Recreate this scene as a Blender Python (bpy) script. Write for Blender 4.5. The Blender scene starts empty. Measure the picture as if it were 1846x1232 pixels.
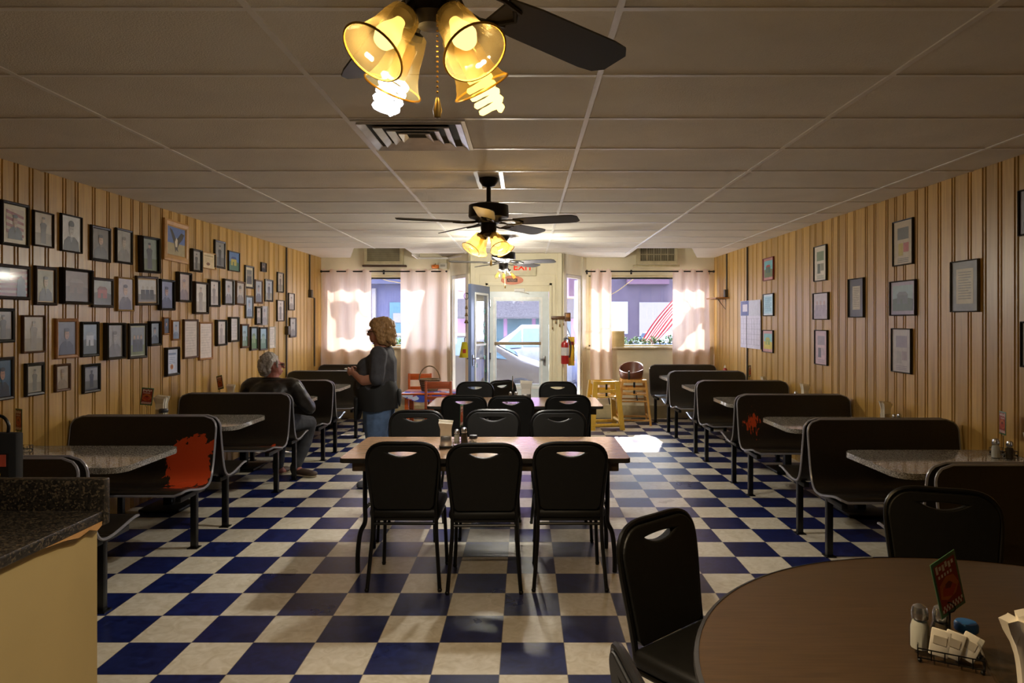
import bpy, bmesh, math, random
from mathutils import Vector, Matrix, Euler, noise
PI = math.pi
sc = bpy.context.scene
COL = sc.collection
random.seed(7)

# ------------------------------------------------------------------ helpers
def lin(h):
    h = h.lstrip('#'); r = []
    for i in (0, 2, 4):
        c = int(h[i:i+2], 16) / 255
        r.append(c / 12.92 if c <= .04045 else ((c + .055) / 1.055) ** 2.4)
    return tuple(r) + (1.0,)

class MB:
    """collects shapes, then links them as ONE mesh object"""
    def __init__(s):
        s.bm = bmesh.new(); s.mi = 0
    def mat(s, i):
        s.mi = i; return s
    def merge(s, t, M=None):
        vm = {}
        for v in t.verts:
            vm[v] = s.bm.verts.new(M @ v.co if M else v.co)
        for f in t.faces:
            try:
                nf = s.bm.faces.new([vm[v] for v in f.verts]); nf.material_index = s.mi
            except ValueError:
                pass
        t.free(); return s
    def box(s, c, d, rot=(0, 0, 0), bev=0.0, seg=2):
        t = bmesh.new(); bmesh.ops.create_cube(t, size=1)
        for v in t.verts: v.co = Vector((v.co.x * d[0], v.co.y * d[1], v.co.z * d[2]))
        if bev > 0:
            bmesh.ops.bevel(t, geom=list(t.edges), offset=min(bev, .49 * min(d)), segments=seg, profile=.5, affect='EDGES')
        return s.merge(t, Matrix.Translation(c) @ Euler(rot).to_matrix().to_4x4())
    def bb(s, x0, x1, y0, y1, z0, z1, bev=0.0):
        return s.box(((x0+x1)/2, (y0+y1)/2, (z0+z1)/2), (abs(x1-x0), abs(y1-y0), abs(z1-z0)), bev=bev)
    def rings(s, rs, closed=True, cap0=True, cap1=True, loop=False):
        """rs: list of rings of points; bridged in order"""
        V = [[s.bm.verts.new(Vector(p)) for p in r] for r in rs]
        n = len(V[0])
        pairs = list(zip(V, V[1:])) + ([(V[-1], V[0])] if loop else [])
        for a, b in pairs:
            for i in range(n if closed else n - 1):
                j = (i + 1) % n
                try:
                    f = s.bm.faces.new((a[i], a[j], b[j], b[i])); f.material_index = s.mi
                except ValueError: pass
        if closed and not loop:
            for r, on in ((V[0], cap0), (V[-1], cap1)):
                if on and len(r) > 2:
                    try:
                        f = s.bm.faces.new(r); f.material_index = s.mi
                    except ValueError: pass
        return s
    def lathe(s, prof, c=(0, 0, 0), seg=20, M=None, cap0=True, cap1=True, flute=0, famp=0):
        rs = []
        for r, z in prof:
            ring = []
            for i in range(seg):
                a = 2 * PI * i / seg
                rr = max(r, 1e-4) * (1 + (famp * math.cos(flute * a) if flute else 0))
                p = Vector((rr * math.cos(a), rr * math.sin(a), z))
                if M: p = M @ p
                ring.append(p + Vector(c))
            rs.append(ring)
        return s.rings(rs, True, cap0, cap1)
    def tube(s, path, r, seg=8, loop=False, flat=1.0):
        P = [Vector(p) for p in path]; n = len(P)
        R = r if isinstance(r, (list, tuple)) else [r] * n
        rs = []; u = None
        for i in range(n):
            if loop: d = (P[(i+1) % n] - P[i-1])
            else: d = P[min(i+1, n-1)] - P[max(i-1, 0)]
            d.normalize()
            if u is None:
                u = d.orthogonal().normalized()
                if abs(d.z) < .9: u = d.cross(Vector((0, 0, 1))).normalized()
            u = (u - d * u.dot(d)).normalized()
            w = d.cross(u)
            rs.append([P[i] + (u * math.cos(2*PI*k/seg) + w * math.sin(2*PI*k/seg) * flat) * R[i] for k in range(seg)])
        return s.rings(rs, True, True, True, loop)
    def prism(s, poly, y0, y1, holes=(), f=None):
        """poly in (x,z) extruded along y; f maps (x,y,z)->point"""
        f = f or (lambda x, y, z: (x, y, z))
        t = bmesh.new(); es = []
        for loop in [poly] + list(holes):
            vs = [t.verts.new((x, y0, z)) for x, z in loop]
            es += [t.edges.new((vs[i], vs[(i+1) % len(vs)])) for i in range(len(vs))]
        bmesh.ops.triangle_fill(t, edges=es, use_beauty=True, use_dissolve=False)
        fs = list(t.faces)
        g = bmesh.ops.extrude_face_region(t, geom=fs)
        for v in [x for x in g['geom'] if isinstance(x, bmesh.types.BMVert)]: v.co.y = y1
        for v in t.verts: v.co = Vector(f(*v.co))
        return s.merge(t)
    def sphere(s, c, r, u=14, v=9, M=None):
        t = bmesh.new(); bmesh.ops.create_uvsphere(t, u_segments=u, v_segments=v, radius=1)
        rr = r if isinstance(r, (list, tuple)) else (r, r, r)
        T = Matrix.Translation(c) @ (M or Matrix()) @ Matrix.Diagonal((rr[0], rr[1], rr[2], 1))
        return s.merge(t, T)
    def face(s, pts):
        f = s.bm.faces.new([s.bm.verts.new(Vector(p)) for p in pts]); f.material_index = s.mi; return s
    def build(s, name, mats, parent=None, loc=None, rot=None, smooth=35, nrm=True):
        if nrm: bmesh.ops.recalc_face_normals(s.bm, faces=s.bm.faces)
        me = bpy.data.meshes.new(name); s.bm.to_mesh(me); s.bm.free()
        for m in (mats if isinstance(mats, (list, tuple)) else [mats]): me.materials.append(m)
        if smooth and len(me.polygons):
            me.polygons.foreach_set('use_smooth', [True] * len(me.polygons))
            me.set_sharp_from_angle(angle=math.radians(smooth))
        o = bpy.data.objects.new(name, me); COL.objects.link(o)
        if parent: o.parent = parent
        if loc: o.location = loc
        if rot: o.rotation_euler = rot
        return o

def tag(o, label, cat, group=None, kind=None):
    o['label'] = label; o['category'] = cat
    if group: o['group'] = group
    if kind: o['kind'] = kind
    return o
def thing(name, label, cat, loc=(0, 0, 0), rotz=0, group=None):
    o = bpy.data.objects.new(name, None); COL.objects.link(o)
    o.empty_display_size = .1
    o.location = loc; o.rotation_euler = (0, 0, rotz)
    return tag(o, label, cat, group)
def struct(o):
    o['kind'] = 'structure'; return o
def dup(root, loc, rotz=0, label=None, group=None):
    r = root.copy(); COL.objects.link(r); r.location = loc; r.rotation_euler = (0, 0, rotz)
    if label: r['label'] = label
    if group: r['group'] = group
    for ch in list(root.children):
        c = ch.copy(); COL.objects.link(c); c.parent = r
        for g in ch.children:
            d = g.copy(); COL.objects.link(d); d.parent = c
    return r
def rrect(w, h, r, n=5, cx=0, cz=0, top_only=False):
    P = []
    for (sx, sz, a0) in ((1, 1, 0), (-1, 1, 90), (-1, -1, 180), (1, -1, 270)):
        rr = r if (sz > 0 or not top_only) else min(r, .012)
        for k in range(n + 1):
            a = math.radians(a0 + 90 * k / n)
            P.append((cx + sx * (w/2 - rr) + rr * math.cos(a), cz + sz * (h/2 - rr) + rr * math.sin(a)))
    return P

# ------------------------------------------------------------------ materials
def newmat(name):
    m = bpy.data.materials.new(name); m.use_nodes = True
    nt = m.node_tree; b = nt.nodes['Principled BSDF']
    return m, nt, b
def N(nt, t, **kw):
    n = nt.nodes.new(t)
    for k, v in kw.items():
        if k in n.inputs: n.inputs[k].default_value = v
        else: setattr(n, k, v)
    return n
_mc = {}
def M(name, hexc, rough=.5, metal=0, var=.12, scale=12, bump=0, bscale=None, spec=.5, coat=0, stretch=(1, 1, 1), emit=None):
    if name in _mc: return _mc[name]
    m, nt, b = newmat(name); L = nt.links
    c = lin(hexc)
    tc = N(nt, 'ShaderNodeTexCoord'); mp = N(nt, 'ShaderNodeMapping'); mp.inputs['Scale'].default_value = stretch
    L.new(tc.outputs['Object'], mp.inputs['Vector'])
    nz = N(nt, 'ShaderNodeTexNoise'); nz.inputs['Scale'].default_value = scale; nz.inputs['Detail'].default_value = 4
    L.new(mp.outputs['Vector'], nz.inputs['Vector'])
    rp = N(nt, 'ShaderNodeMapRange'); rp.inputs['From Min'].default_value = .3; rp.inputs['From Max'].default_value = .7
    rp.inputs['To Min'].default_value = 1 - var; rp.inputs['To Max'].default_value = 1 + var
    L.new(nz.outputs['Fac'], rp.inputs['Value'])
    mx = N(nt, 'ShaderNodeMix', data_type='RGBA', blend_type='MULTIPLY'); mx.inputs['Factor'].default_value = 1
    mx.inputs['A'].default_value = c
    L.new(rp.outputs['Result'], mx.inputs['B']); L.new(mx.outputs['Result'], b.inputs['Base Color'])
    b.inputs['Roughness'].default_value = rough; b.inputs['Metallic'].default_value = metal
    b.inputs['Specular IOR Level'].default_value = spec
    if coat: b.inputs['Coat Weight'].default_value = coat; b.inputs['Coat Roughness'].default_value = .08
    if bump:
        n2 = N(nt, 'ShaderNodeTexNoise'); n2.inputs['Scale'].default_value = bscale or scale * 8
        L.new(tc.outputs['Object'], n2.inputs['Vector'])
        bp = N(nt, 'ShaderNodeBump'); bp.inputs['Strength'].default_value = bump; bp.inputs['Distance'].default_value = .01
        L.new(n2.outputs['Fac'], bp.inputs['Height']); L.new(bp.outputs['Normal'], b.inputs['Normal'])
    if emit:
        b.inputs['Emission Color'].default_value = lin(emit[0]); b.inputs['Emission Strength'].default_value = emit[1]
    _mc[name] = m; return m
def glassmat(name, tint, gloss=.04, rough=.02, dirt=0.0, dcol=(.8, .78, .85, 1)):
    """clear pane: tinted transparency plus fresnel reflection"""
    m, nt, b = newmat(name); L = nt.links
    nt.nodes.remove(b); out = nt.nodes['Material Output']
    tr = N(nt, 'ShaderNodeBsdfTransparent'); tr.inputs['Color'].default_value = tint
    gl = N(nt, 'ShaderNodeBsdfGlossy'); gl.inputs['Roughness'].default_value = rough
    fr = N(nt, 'ShaderNodeFresnel'); fr.inputs['IOR'].default_value = 1.45
    mx = N(nt, 'ShaderNodeMixShader')
    ge = N(nt, 'ShaderNodeNewGeometry'); iv = N(nt, 'ShaderNodeMath', operation='SUBTRACT'); iv.inputs[0].default_value = 1; L.new(ge.outputs['Backfacing'], iv.inputs[1])
    fm = N(nt, 'ShaderNodeMath', operation='MULTIPLY'); L.new(fr.outputs[0], fm.inputs[0]); L.new(iv.outputs[0], fm.inputs[1])
    L.new(fm.outputs[0], mx.inputs[0]); L.new(tr.outputs[0], mx.inputs[1]); L.new(gl.outputs[0], mx.inputs[2])
    last = mx
    if dirt:
        df = N(nt, 'ShaderNodeBsdfTranslucent'); df.inputs['Color'].default_value = dcol
        d2 = N(nt, 'ShaderNodeBsdfDiffuse'); d2.inputs['Color'].default_value = dcol
        a = N(nt, 'ShaderNodeMixShader'); a.inputs[0].default_value = .4; L.new(df.outputs[0], a.inputs[1]); L.new(d2.outputs[0], a.inputs[2])
        tc = N(nt, 'ShaderNodeTexCoord'); nz = N(nt, 'ShaderNodeTexNoise'); nz.inputs['Scale'].default_value = 9; nz.inputs['Detail'].default_value = 8
        L.new(tc.outputs['Object'], nz.inputs['Vector'])
        r = N(nt, 'ShaderNodeMapRange'); r.inputs['From Min'].default_value = .35; r.inputs['From Max'].default_value = .8
        r.inputs['To Min'].default_value = dirt * .45; r.inputs['To Max'].default_value = dirt * 2
        L.new(nz.outputs['Fac'], r.inputs['Value'])
        m2 = N(nt, 'ShaderNodeMixShader'); L.new(r.outputs[0], m2.inputs[0]); L.new(mx.outputs[0], m2.inputs[1]); L.new(a.outputs[0], m2.inputs[2])
        last = m2
    L.new(last.outputs[0], out.inputs['Surface'])
    return m

# knotty pine
def pine():
    m, nt, b = newmat('knotty_pine'); L = nt.links
    tc = N(nt, 'ShaderNodeTexCoord')
    at = N(nt, 'ShaderNodeAttribute'); at.attribute_name = 'tint'
    mp = N(nt, 'ShaderNodeMapping'); mp.inputs['Scale'].default_value = (1, 26, 1.3); L.new(tc.outputs['Object'], mp.inputs['Vector'])
    ad = N(nt, 'ShaderNodeVectorMath', operation='ADD'); cx = N(nt, 'ShaderNodeCombineXYZ')
    ml = N(nt, 'ShaderNodeMath', operation='MULTIPLY'); ml.inputs[1].default_value = 37; L.new(at.outputs['Fac'], ml.inputs[0]); L.new(ml.outputs[0], cx.inputs[2])
    L.new(mp.outputs[0], ad.inputs[0]); L.new(cx.outputs[0], ad.inputs[1])
    nz = N(nt, 'ShaderNodeTexNoise'); nz.inputs['Scale'].default_value = 1; nz.inputs['Detail'].default_value = 6; nz.inputs['Distortion'].default_value = 1.2
    L.new(ad.outputs[0], nz.inputs['Vector'])
    cr = N(nt, 'ShaderNodeValToRGB'); e = cr.color_ramp.elements
    e[0].position = .15; e[0].color = lin('#a37c39'); e[1].position = .8; e[1].color = lin('#cfa85d')
    L.new(nz.outputs['Fac'], cr.inputs[0])
    # board to board tint
    mr = N(nt, 'ShaderNodeMapRange'); mr.inputs['To Min'].default_value = .8; mr.inputs['To Max'].default_value = 1.14; L.new(at.outputs['Fac'], mr.inputs['Value'])
    mx = N(nt, 'ShaderNodeMix', data_type='RGBA', blend_type='MULTIPLY'); mx.inputs['Factor'].default_value = 1
    L.new(cr.outputs[0], mx.inputs['A']); L.new(mr.outputs[0], mx.inputs['B'])
    # knots
    mk = N(nt, 'ShaderNodeMapping'); mk.inputs['Scale'].default_value = (0, 5.2, 2.3); L.new(tc.outputs['Object'], mk.inputs['Vector'])
    nw = N(nt, 'ShaderNodeTexNoise'); nw.inputs['Scale'].default_value = 22; L.new(tc.outputs['Object'], nw.inputs['Vector'])
    sc_ = N(nt, 'ShaderNodeVectorMath', operation='SCALE'); sc_.inputs['Scale'].default_value = .12; L.new(nw.outputs['Color'], sc_.inputs[0])
    a2 = N(nt, 'ShaderNodeVectorMath', operation='ADD'); L.new(mk.outputs[0], a2.inputs[0]); L.new(sc_.outputs[0], a2.inputs[1])
    vo = N(nt, 'ShaderNodeTexVoronoi'); vo.inputs['Scale'].default_value = 1; L.new(a2.outputs[0], vo.inputs['Vector'])
    kr = N(nt, 'ShaderNodeValToRGB'); k = kr.color_ramp.elements
    k[0].position = .035; k[0].color = (1, 1, 1, 1); k[1].position = .085; k[1].color = (0, 0, 0, 1); L.new(vo.outputs['Distance'], kr.inputs[0])
    # only some cells carry a knot
    gt = N(nt, 'ShaderNodeMath', operation='GREATER_THAN'); gt.inputs[1].default_value = .3
    sp = N(nt, 'ShaderNodeSeparateColor'); L.new(vo.outputs['Color'], sp.inputs[0]); L.new(sp.outputs[0], gt.inputs[0])
    mm = N(nt, 'ShaderNodeMath', operation='MULTIPLY'); L.new(kr.outputs[0], mm.inputs[0]); L.new(gt.outputs[0], mm.inputs[1])
    m3 = N(nt, 'ShaderNodeMath', operation='MULTIPLY'); m3.inputs[1].default_value = .75; L.new(mm.outputs[0], m3.inputs[0])
    mz = N(nt, 'ShaderNodeMix', data_type='RGBA'); L.new(m3.outputs[0], mz.inputs['Factor']); L.new(mx.outputs['Result'], mz.inputs['A']); mz.inputs['B'].default_value = lin('#3a2413')
    L.new(mz.outputs['Result'], b.inputs['Base Color'])
    b.inputs['Roughness'].default_value = .36
    bp = N(nt, 'ShaderNodeBump'); bp.inputs['Strength'].default_value = .12; bp.inputs['Distance'].default_value = .004
    L.new(nz.outputs['Fac'], bp.inputs['Height']); L.new(bp.outputs[0], b.inputs['Normal'])
    return m
def checker():
    m, nt, b = newmat('checker_tile'); L = nt.links
    tc = N(nt, 'ShaderNodeTexCoord'); sp = N(nt, 'ShaderNodeSeparateXYZ'); L.new(tc.outputs['Object'], sp.inputs[0])
    T = .3048
    def axis(o, off):
        a = N(nt, 'ShaderNodeMath', operation='ADD'); a.inputs[1].default_value = off; L.new(o, a.inputs[0])
        d = N(nt, 'ShaderNodeMath', operation='DIVIDE'); d.inputs[1].default_value = T; L.new(a.outputs[0], d.inputs[0])
        return d.outputs[0]
    ax = axis(sp.outputs['X'], .116 + 20 * T); ay = axis(sp.outputs['Y'], 20 * T)
    def fl(o):
        f = N(nt, 'ShaderNodeMath', operation='FLOOR'); L.new(o, f.inputs[0]); return f.outputs[0]
    fx, fy = fl(ax), fl(ay)
    s = N(nt, 'ShaderNodeMath', operation='ADD'); L.new(fx, s.inputs[0]); L.new(fy, s.inputs[1])
    md = N(nt, 'ShaderNodeMath', operation='MODULO'); md.inputs[1].default_value = 2; L.new(s.outputs[0], md.inputs[0])
    # tile ids
    cb = N(nt, 'ShaderNodeCombineXYZ'); L.new(fx, cb.inputs[0]); L.new(fy, cb.inputs[1])
    wn = N(nt, 'ShaderNodeTexWhiteNoise', noise_dimensions='2D'); L.new(cb.outputs[0], wn.inputs['Vector'])
    # marbling
    nz = N(nt, 'ShaderNodeTexNoise'); nz.inputs['Scale'].default_value = 14; nz.inputs['Detail'].default_value = 8; nz.inputs['Distortion'].default_value = 1.5
    L.new(tc.outputs['Object'], nz.inputs['Vector'])
    cream = N(nt, 'ShaderNodeValToRGB'); e = cream.color_ramp.elements
    e[0].position = .3; e[0].color = lin('#c6bba2'); e[1].position = .7; e[1].color = lin('#ded6c4'); L.new(nz.outputs['Fac'], cream.inputs[0])
    blue = N(nt, 'ShaderNodeValToRGB'); e = blue.color_ramp.elements
    e[0].position = .3; e[0].color = lin('#0d1440'); e[1].position = .75; e[1].color = lin('#1f2c66'); L.new(nz.outputs['Fac'], blue.inputs[0])
    mx = N(nt, 'ShaderNodeMix', data_type='RGBA'); L.new(md.outputs[0], mx.inputs['Factor']); L.new(blue.outputs[0], mx.inputs['A']); L.new(cream.outputs[0], mx.inputs['B'])
    mr = N(nt, 'ShaderNodeMapRange'); mr.inputs['To Min'].default_value = .88; mr.inputs['To Max'].default_value = 1.1; L.new(wn.outputs['Value'], mr.inputs['Value'])
    mu = N(nt, 'ShaderNodeMix', data_type='RGBA', blend_type='MULTIPLY'); mu.inputs['Factor'].default_value = 1; L.new(mx.outputs['Result'], mu.inputs['A']); L.new(mr.outputs[0], mu.inputs['B'])
    # greyer mottled band down the middle of the room
    ab = N(nt, 'ShaderNodeMath', operation='SUBTRACT'); ab.inputs[1].default_value = .35; L.new(sp.outputs['X'], ab.inputs[0])
    ab2 = N(nt, 'ShaderNodeMath', operation='ABSOLUTE'); L.new(ab.outputs[0], ab2.inputs[0])
    w1 = N(nt, 'ShaderNodeMapRange', interpolation_type='SMOOTHSTEP'); w1.inputs['From Min'].default_value = .5; w1.inputs['From Max'].default_value = 1.5; w1.inputs['To Min'].default_value = .3; w1.inputs['To Max'].default_value = 0; L.new(ab2.outputs[0], w1.inputs['Value'])
    n2 = N(nt, 'ShaderNodeTexNoise'); n2.inputs['Scale'].default_value = 2.2; n2.inputs['Detail'].default_value = 6; L.new(tc.outputs['Object'], n2.inputs['Vector'])
    w2 = N(nt, 'ShaderNodeMath', operation='MULTIPLY'); L.new(w1.outputs[0], w2.inputs[0]); L.new(n2.outputs['Fac'], w2.inputs[1])
    wm = N(nt, 'ShaderNodeMix', data_type='RGBA'); L.new(w2.outputs[0], wm.inputs['Factor']); L.new(mu.outputs['Result'], wm.inputs['A']); wm.inputs['B'].default_value = lin('#6f6c68')
    # seams
    def edge(o):
        p = N(nt, 'ShaderNodeMath', operation='PINGPONG'); p.inputs[1].default_value = .5; L.new(o, p.inputs[0]); return p.outputs[0]
    mn = N(nt, 'ShaderNodeMath', operation='MINIMUM'); L.new(edge(ax), mn.inputs[0]); L.new(edge(ay), mn.inputs[1])
    lt = N(nt, 'ShaderNodeMath', operation='LESS_THAN'); lt.inputs[1].default_value = .007; L.new(mn.outputs[0], lt.inputs[0])
    lm = N(nt, 'ShaderNodeMath', operation='MULTIPLY'); lm.inputs[1].default_value = .6; L.new(lt.outputs[0], lm.inputs[0])
    sm = N(nt, 'ShaderNodeMix', data_type='RGBA'); L.new(lm.outputs[0], sm.inputs['Factor']); L.new(wm.outputs['Result'], sm.inputs['A']); sm.inputs['B'].default_value = lin('#6b6252')
    L.new(sm.outputs['Result'], b.inputs['Base Color'])
    rr = N(nt, 'ShaderNodeMapRange'); rr.inputs['To Min'].default_value = .2; rr.inputs['To Max'].default_value = .42; L.new(n2.outputs['Fac'], rr.inputs['Value'])
    L.new(rr.outputs[0], b.inputs['Roughness']); b.inputs['Specular IOR Level'].default_value = .3
    bp = N(nt, 'ShaderNodeBump'); bp.inputs['Strength'].default_value = .05; bp.inputs['Distance'].default_value = .01; L.new(n2.outputs['Fac'], bp.inputs['Height']); L.new(bp.outputs[0], b.inputs['Normal'])
    return m
def fabric_light(name, hexc, trans=.55):
    m, nt, b = newmat(name); L = nt.links; nt.nodes.remove(b); out = nt.nodes['Material Output']
    tc = N(nt, 'ShaderNodeTexCoord'); wv = N(nt, 'ShaderNodeTexNoise'); wv.inputs['Scale'].default_value = 1; wv.inputs['Detail'].default_value = 3
    mp = N(nt, 'ShaderNodeMapping'); mp.inputs['Scale'].default_value = (90, 90, 3); L.new(tc.outputs['Object'], mp.inputs[0]); L.new(mp.outputs[0], wv.inputs['Vector'])
    mr = N(nt, 'ShaderNodeMapRange'); mr.inputs['To Min'].default_value = .86; mr.inputs['To Max'].default_value = 1.1; L.new(wv.outputs['Fac'], mr.inputs['Value'])
    mx = N(nt, 'ShaderNodeMix', data_type='RGBA', blend_type='MULTIPLY'); mx.inputs['Factor'].default_value = 1; mx.inputs['A'].default_value = lin(hexc); L.new(mr.outputs[0], mx.inputs['B'])
    d = N(nt, 'ShaderNodeBsdfDiffuse'); t = N(nt, 'ShaderNodeBsdfTranslucent')
    L.new(mx.outputs['Result'], d.inputs['Color']); L.new(mx.outputs['Result'], t.inputs['Color'])
    ms = N(nt, 'ShaderNodeMixShader'); ms.inputs[0].default_value = trans
    L.new(d.outputs[0], ms.inputs[1]); L.new(t.outputs[0], ms.inputs[2]); L.new(ms.outputs[0], out.inputs['Surface'])
    return m
def worn_shell(name, amount, seed, hot, stretch=(1, 1, 1), freq=9):
    """black laminate scraped through to an older orange coat in patches of their own"""
    m, nt, b = newmat(name); L = nt.links
    tc = N(nt, 'ShaderNodeTexCoord')
    mp = N(nt, 'ShaderNodeMapping'); mp.inputs['Location'].default_value = (seed, seed * .7, 0); mp.inputs['Scale'].default_value = stretch; mp.inputs['Rotation'].default_value = (0, .5 if stretch != (1, 1, 1) else 0, 0); L.new(tc.outputs['Object'], mp.inputs[0])
    nz = N(nt, 'ShaderNodeTexNoise'); nz.inputs['Scale'].default_value = freq; nz.inputs['Detail'].default_value = 9; nz.inputs['Roughness'].default_value = .62; nz.inputs['Distortion'].default_value = .5
    L.new(mp.outputs[0], nz.inputs['Vector'])
    ds = N(nt, 'ShaderNodeVectorMath', operation='SUBTRACT'); ds.inputs[1].default_value = hot[0]; L.new(tc.outputs['Object'], ds.inputs[0])
    sc_ = N(nt, 'ShaderNodeVectorMath', operation='DIVIDE'); sc_.inputs[1].default_value = hot[1]; L.new(ds.outputs[0], sc_.inputs[0])
    ln = N(nt, 'ShaderNodeVectorMath', operation='LENGTH'); L.new(sc_.outputs[0], ln.inputs[0])
    su = N(nt, 'ShaderNodeMath', operation='SUBTRACT'); su.inputs[0].default_value = 1; L.new(ln.outputs['Value'], su.inputs[1])
    mu = N(nt, 'ShaderNodeMath', operation='MULTIPLY_ADD'); mu.inputs[1].default_value = 1.0; L.new(nz.outputs['Fac'], mu.inputs[0]); 
    hf = N(nt, 'ShaderNodeMath', operation='MULTIPLY'); hf.inputs[1].default_value = .6; L.new(su.outputs[0], hf.inputs[0]); L.new(hf.outputs[0], mu.inputs[2])
    gt = N(nt, 'ShaderNodeMath', operation='GREATER_THAN'); gt.inputs[1].default_value = amount; L.new(mu.outputs[0], gt.inputs[0])
    n3 = N(nt, 'ShaderNodeTexNoise'); n3.inputs['Scale'].default_value = 60; L.new(tc.outputs['Object'], n3.inputs['Vector'])
    cr = N(nt, 'ShaderNodeValToRGB'); e = cr.color_ramp.elements; e[0].color = lin('#17130e'); e[1].color = lin('#2a241c'); L.new(n3.outputs['Fac'], cr.inputs[0])
    mx = N(nt, 'ShaderNodeMix', data_type='RGBA'); L.new(gt.outputs[0], mx.inputs['Factor']); L.new(cr.outputs[0], mx.inputs['A']); mx.inputs['B'].default_value = lin('#c8481e')
    L.new(mx.outputs['Result'], b.inputs['Base Color']); b.inputs['Roughness'].default_value = .38
    return m

PINE = pine(); TILE = checker()
CEIL = M('ceiling_tile', '#e0dace', .9, var=.05, scale=3, bump=.35, bscale=160)
TBAR = M('ceiling_bar', '#e6e3de', .4, var=.04)
CREAM = M('cream_paint', '#dfd7bb', .55, var=.06, scale=4, bump=.05)
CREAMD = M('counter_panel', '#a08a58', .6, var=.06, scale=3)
BACKW = M('rear_wall_paint', '#6d5f48', .8, var=.06)
BLACK = M('black_metal', '#0e0d0b', .35, .3, var=.1)
VINYL = M('black_vinyl', '#100f0c', .5, spec=.3, var=.15, scale=30, bump=.06, bscale=400)
BLK = M('black_plastic', '#12110f', .4, var=.1)
EDGE = M('grey_edge_glint', '#8d8c92', .25, .2, var=.05)  # pale grey stands in for window light reflected on black bench edges
STEEL = M('steel', '#b9bcc2', .25, .95, var=.05)
NICKEL = M('nickel', '#c5c8cf', .2, .95, var=.04)
GRANITE = None
def speckle(name, a, bcol, c, rough, sc1=260):
    m, nt, b = newmat(name); L = nt.links
    tc = N(nt, 'ShaderNodeTexCoord'); v = N(nt, 'ShaderNodeTexVoronoi'); v.inputs['Scale'].default_value = sc1; L.new(tc.outputs['Object'], v.inputs['Vector'])
    sp = N(nt, 'ShaderNodeSeparateColor'); L.new(v.outputs['Color'], sp.inputs[0])
    cr = N(nt, 'ShaderNodeValToRGB'); cr.color_ramp.interpolation = 'CONSTANT'; e = cr.color_ramp.elements
    e[0].color = lin(a); e[1].position = .35; e[1].color = lin(bcol); x = e.new(.8); x.color = lin(c)
    L.new(sp.outputs[0], cr.inputs[0]); L.new(cr.outputs[0], b.inputs['Base Color']); b.inputs['Roughness'].default_value = rough
    return m
GRANITE = speckle('grey_speckled_laminate', '#5f5a52', '#8f8a80', '#b4b0a6', .07)
COUNTER = speckle('dark_speckled_laminate', '#17140f', '#26211a', '#4b4030', .35, 180)
WOODT = M('brown_wood_laminate', '#4a3927', .3, var=.22, scale=5, stretch=(1.5, 22, 1))
WOODT2 = M('tan_wood_laminate', '#94765a', .15, var=.18, scale=4, stretch=(1.5, 20, 1))
EDGEB = M('dark_table_edge', '#1b1611', .7)
PAPER = M('napkin_paper', '#efe9da', .9, var=.05, scale=20)
CLEAR = glassmat('clear_glass', (.93, .95, .95, 1))
BULBG = glassmat('bulb_amber_glass', (.98, .93, .80, 1))
AMBER = glassmat('amber_glass', (.93, .82, .50, 1), rough=.08, dirt=.16, dcol=(.85, .68, .30, 1))
PANE = glassmat('window_pane', (.93, .94, .97, 1), dirt=.006)
CURT = fabric_light('curtain_cloth', '#ecd6c6', .30)
SKY_LO, SKY_HI, SUN_S, EXPO = 1.3, 1.7, 1.5, 3.5

# ------------------------------------------------------------------ the room
XL, XR, YB, YF, HC = -3.32, 3.07, -3.0, 11.1, 2.61
DW = 10.39                        # wall that carries the street door, set back from the shop front
MB().bb(XL - .1, XR + .1, YB, YF, -.1, 0).build('floor', TILE, smooth=0)['kind'] = 'structure'

def plank_wall(name, X, side):
    """side=+1: room lies towards +X"""
    random.seed(3 if side > 0 else 5)
    y = YB; prof = []; tints = []
    while y < YF:
        w = random.choice([.135, .15, .165, .18, .2, .215])
        y1 = min(y + w, YF)
        t = random.random()
        # flat board, then double bead
        b0 = y1 - .047
        for a, d, tt in ((y, 0, t), (b0, 0, t), (b0 + .007, .015, t * .7), (b0 + .013, .001, t * .7), (b0 + .017, -.001, t), (b0 + .027, -.001, t), (b0 + .031, .001, t * .8), (b0 + .039, .015, t * .7), (y1 - .001, 0, t * .7)):
            prof.append((a, d)); tints.append(tt)
        y = y1
    bm = bmesh.new(); lo = []; hi = []
    for a, d in prof:
        lo.append(bm.verts.new((X - side * d, a, 0))); hi.append(bm.verts.new((X - side * d, a, HC + .45)))
    for i in range(len(prof) - 1):
        bm.faces.new((lo[i], lo[i+1], hi[i+1], hi[i]) if side < 0 else (lo[i+1], lo[i], hi[i], hi[i+1]))
    bm.faces.ensure_lookup_table(); ft = [tints[i] for i in range(len(bm.faces))]
    # back panel gives the wall its thickness
    x2 = X - side * .12
    a = [bm.verts.new((x2, prof[0][0], 0)), bm.verts.new((x2, prof[-1][0], 0)), bm.verts.new((x2, prof[-1][0], HC + .45)), bm.verts.new((x2, prof[0][0], HC + .45))]
    bm.faces.new(a)
    bm.faces.new((a[1], a[2], hi[-1], lo[-1])); bm.faces.new((a[0], a[3], hi[0], lo[0]))
    me = bpy.data.meshes.new(name); bm.to_mesh(me); bm.free(); me.materials.append(PINE)
    at = me.attributes.new('tint', 'FLOAT', 'FACE')
    at.data.foreach_set('value', ft + [.5] * (len(me.polygons) - len(ft)))
    o = bpy.data.objects.new(name, me); COL.objects.link(o); o['kind'] = 'structure'
plank_wall('wall_left', XL, 1); plank_wall('wall_right', XR, -1)
struct(MB().bb(XL - .1, XR + .1, YB - .12, YB, 0, HC + .45).build('wall_back', BACKW, smooth=0))

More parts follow.
